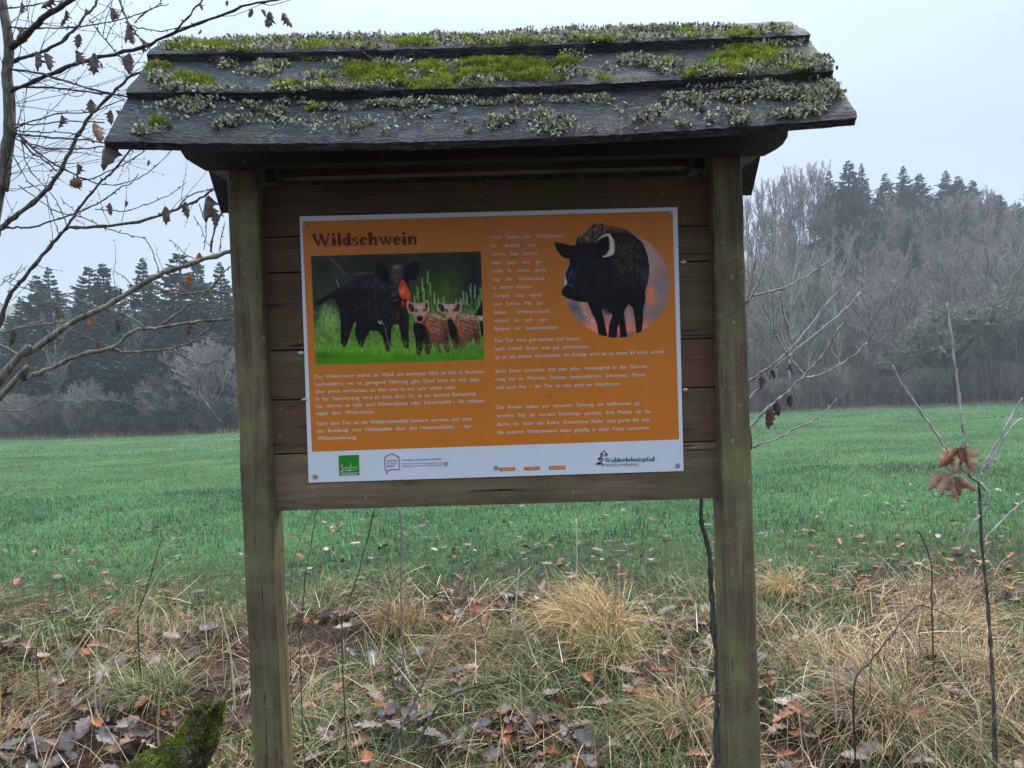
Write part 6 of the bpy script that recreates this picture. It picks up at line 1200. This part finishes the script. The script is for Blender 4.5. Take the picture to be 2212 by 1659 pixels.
# right hillside
k = 0; placed = []
tries = 0
while len(placed) < 225 and tries < 6000:
    tries += 1; y = 62+48*rng.random()**1.25; x = rng.uniform(14, 28+.62*y+14)
    if any((x-a_)**2+(y-b_)**2 < (1.5+.011*y)**2 for a_, b_ in placed): continue
    placed.append((x, y))
for _ in range(42): y = rng.uniform(86, 106); placed.append((rng.uniform(30, 34+.66*y), y))
for k, (x, y) in enumerate(placed):
    p = np.array([x, y, float(gz(x, y))]); hh = (rng.uniform(9, 12.5) if y < 74 else rng.uniform(7.0, 10.5))*(1.0 if y < 80 else (.85 if y < 92 else .78)); tw = 'abaacb'[rng.integers(6)] if y < 85 else 'aace'[rng.integers(4)]
    if x > 44 and y < 80: kind, tw = ('broad', 'slim')[rng.integers(2)], 'bbd'[rng.integers(3)]
    else: kind = ('slim', 'slim', 'pole', 'broad')[rng.integers(4)]
    if y > 95: kind = 'pole' if rng.random() < .6 else 'slim'
    put_tree('bare_tree', kind, k, x, y, hh*(.8 if kind == 'broad' else 1), tw, ('slender' if kind == 'pole' else 'wide-crowned' if kind == 'broad' else 'upswept')+(' pinkish' if tw == 'c' else ' olive-grey' if tw == 'b' else ' dark' if tw == 'e' else ' grey-brown')+' leafless tree '+('low on the right-hand slope' if y < 74 else 'half way up the right-hand slope' if y < 95 else 'on the crest of the right-hand hill'), 'tree', 'bare trees on the slope' if y < 95 else 'bare trees on the crest', M_PALEB if (tw == 'd' and kind != 'broad') else None, wide=1.3)
# crest trees left end, against the sky
for k, (px, pt) in enumerate([(1612, 450), (1626, 436), (1640, 415), (1655, 402), (1668, 398), (1682, 392), (1697, 384), (1712, 380), (1728, 374), (1744, 370), (1760, 372), (1775, 380), (1790, 372), (1635, 430), (1663, 410), (1690, 398), (1720, 386), (1752, 380)]):
    by_px('bare_tree', 'slim' if k % 3 else 'pole', k, px, pt, 98+(k % 4), 'ac'[k % 2], 'tall leafless tree silhouetted at the left end of the crest', 'tree', 'silhouetted bare trees at the crest end', wide=.9)
# conifers on the crest
GC = 'conifers on the crest'
for k, (px, pt, Y, w_, lab) in enumerate([(1832, 344, 100, 1.9, 'tallest conifer on the crest, rising above the bare trees'), (1860, 352, 101, 1.4, 'conifer just right of the tallest, slightly lower'), (1790, 366, 101, 1.2, 'smaller conifer left of the tallest one'), (1848, 380, 97, 1.7, 'dark conifer below the two tallest'), (1950, 358, 106, 1.9, 'pointed lone conifer right of the dip in the crest'), (1912, 372, 106, 1.6, 'small conifer tip left of the pointed lone one'), (1986, 372, 106, 2.0, 'round-topped conifer right of the pointed one'), (2042, 368, 106, 2.2, 'dark blunt conifer in the right half of the crest'), (2068, 378, 106, 2.1, 'conifer between the blunt one and the right edge'), (2100, 386, 107, 2.0, 'small dark conifer near the right edge of the crest')]):
    by_px('conifer', 'spruce', k, px, pt, Y, 'a', lab, 'conifer', GC, wide=w_)
for k in range(36):
    px = rng.uniform(1800, 2300); by_px('conifer', 'spruce', k, px, 398+.05*(px-1800)+rng.uniform(0, 34), rng.uniform(101, 112), 'a', 'low conifer in the dark band along the crest', 'conifer', 'low conifers along the crest', wide=2.3)
for k, (px, pt, Y) in enumerate([(1800, 480, 88), (1850, 470, 90), (1905, 480, 90), (1960, 470, 90), (1820, 520, 86)]):
    by_px('conifer', 'spruce', k+2, px, pt, Y, 'a', 'dark conifer among the bare trees below the crest', 'conifer', 'conifers below the crest', wide=1.3)
# named trees of the slope
x, zt = world_at(2030, 520, 62.5); put_tree('oak_tree', 'oak', 0, x, 62.5, zt-float(gz(x, 62.5))+.8, 'b', 'broad old oak with crooked limbs at the foot of the slope', 'oak', None, M_OAKB, .7, wide=1.25)
x, zt = world_at(2190, 560, 64); put_tree('oak_tree', 'oak', 1, x, 64, zt-float(gz(x, 64)), 'b', 'broad spreading tree at the right picture edge', 'tree', None, M_OAKB, .2, wide=1.25)
for k, (px, pt, lab) in enumerate([(1695, 560, 'pale-trunked bare tree nearest the right post'), (1815, 545, 'pale-trunked bare tree with fan-shaped crown left of the oak'), (1740, 620, 'smaller pale-trunked tree between the two tall pale ones'), (1672, 600, 'thin pale tree close to the right post')]):
    by_px('bare_tree', 'slim', k, px, pt, 62+.5*k, 'd', lab, 'tree', None, trunkmat=M_PALEB)
by_px('bare_tree', 'broad', 1, 2195, 362, 104, 'a', 'round-crowned bare tree above the crest at the right edge', 'tree')
for k in range(110):
    x = rng.uniform(16, 62); y = rng.uniform(60.9, 67); put_tree('bare_bush', 'bush', k, x, y, rng.uniform(1.0, 3.4), 'cbaab'[k % 5], ('pinkish', 'olive', 'grey-brown', 'grey-brown', 'olive')[k % 5]+' leafless bush in the undergrowth at the foot of the right-hand slope', 'bush', 'undergrowth bushes at the slope foot', wide=rng.uniform(.8, 1.3))
by_px('conifer', 'spruce', 0, 2185, 640, 67, 'a', 'dark conifer behind the spreading tree at the right picture edge', 'conifer', None, wide=1.5)
by_px('conifer', 'spruce', 1, 2120, 700, 69, 'a', 'low dark conifer between the old oak and the right edge', 'conifer', None, wide=1.4)

# fine brushwood that fills the woods between the trees
def brush(n, fx, fy, hh, label):
    x, y = fx(n), fy(n); m_ = nz(x, y, .35, 1); k_ = rng.random(n) < .55+.5*m_; x, y, m_ = x[k_], y[k_], m_[k_]; n = len(x)
    c = np.array([(.17, .135, .12), (.21, .165, .155), (.14, .13, .10), (.12, .10, .095), (.24, .17, .13)])[np.clip((2.2+1.6*nz(x, y, .22, 0)+rng.normal(0, .7, n)).astype(int), 0, 4)]*(1+.25*rng.normal(0, 1, (n, 1)))
    o = link('brushwood', mesh_blades('brushwood', x, y, rng.uniform(*hh, n)*(.75+.4*np.clip(m_, -1, 1)), rng.uniform(.025, .06, n), rng.uniform(0, 6.28, n), np.abs(rng.normal(0, .28, n)), rng.normal(0, .35, n), 2, c, M_STRAW, 0.0), M_STRAW); tag(o, label, 'brushwood', kind='stuff')
def slope_x(n): return rng.uniform(0, 1, n)
yb = 61.2+46*rng.random(85000)**1.1
brush(85000, lambda n: 15+rng.random(n)*(20+.62*yb), lambda n: yb, (1.6, 6.0), 'fine leafless brushwood filling the right-hand slope between the trees')
brush(11000, lambda n: rng.uniform(-54, 14, n), lambda n: 61.2+rng.exponential(3.0, n), (.8, 2.6), 'fine leafless brushwood along the left wood edge')

# ------------------------------------------------------------------ haze
V_, F_ = box(-640, 640, -60, 720, -9, 70)
hz = link('haze', npmesh('haze', V_, F_), None); hz['kind'] = 'stuff'; hz['label'] = 'thin bluish winter haze over the valley'
hm = bpy.data.materials.new('haze'); hm.use_nodes = True; t = hm.node_tree; t.nodes.clear(); out = t.nodes.new('ShaderNodeOutputMaterial'); pv = t.nodes.new('ShaderNodeVolumePrincipled')
pv.inputs['Color'].default_value = (.80, .90, 1, 1); pv.inputs['Density'].default_value = .0012; pv.inputs['Anisotropy'].default_value = .2; t.links.new(pv.outputs[0], out.inputs['Volume']); hz.data.materials.append(hm)
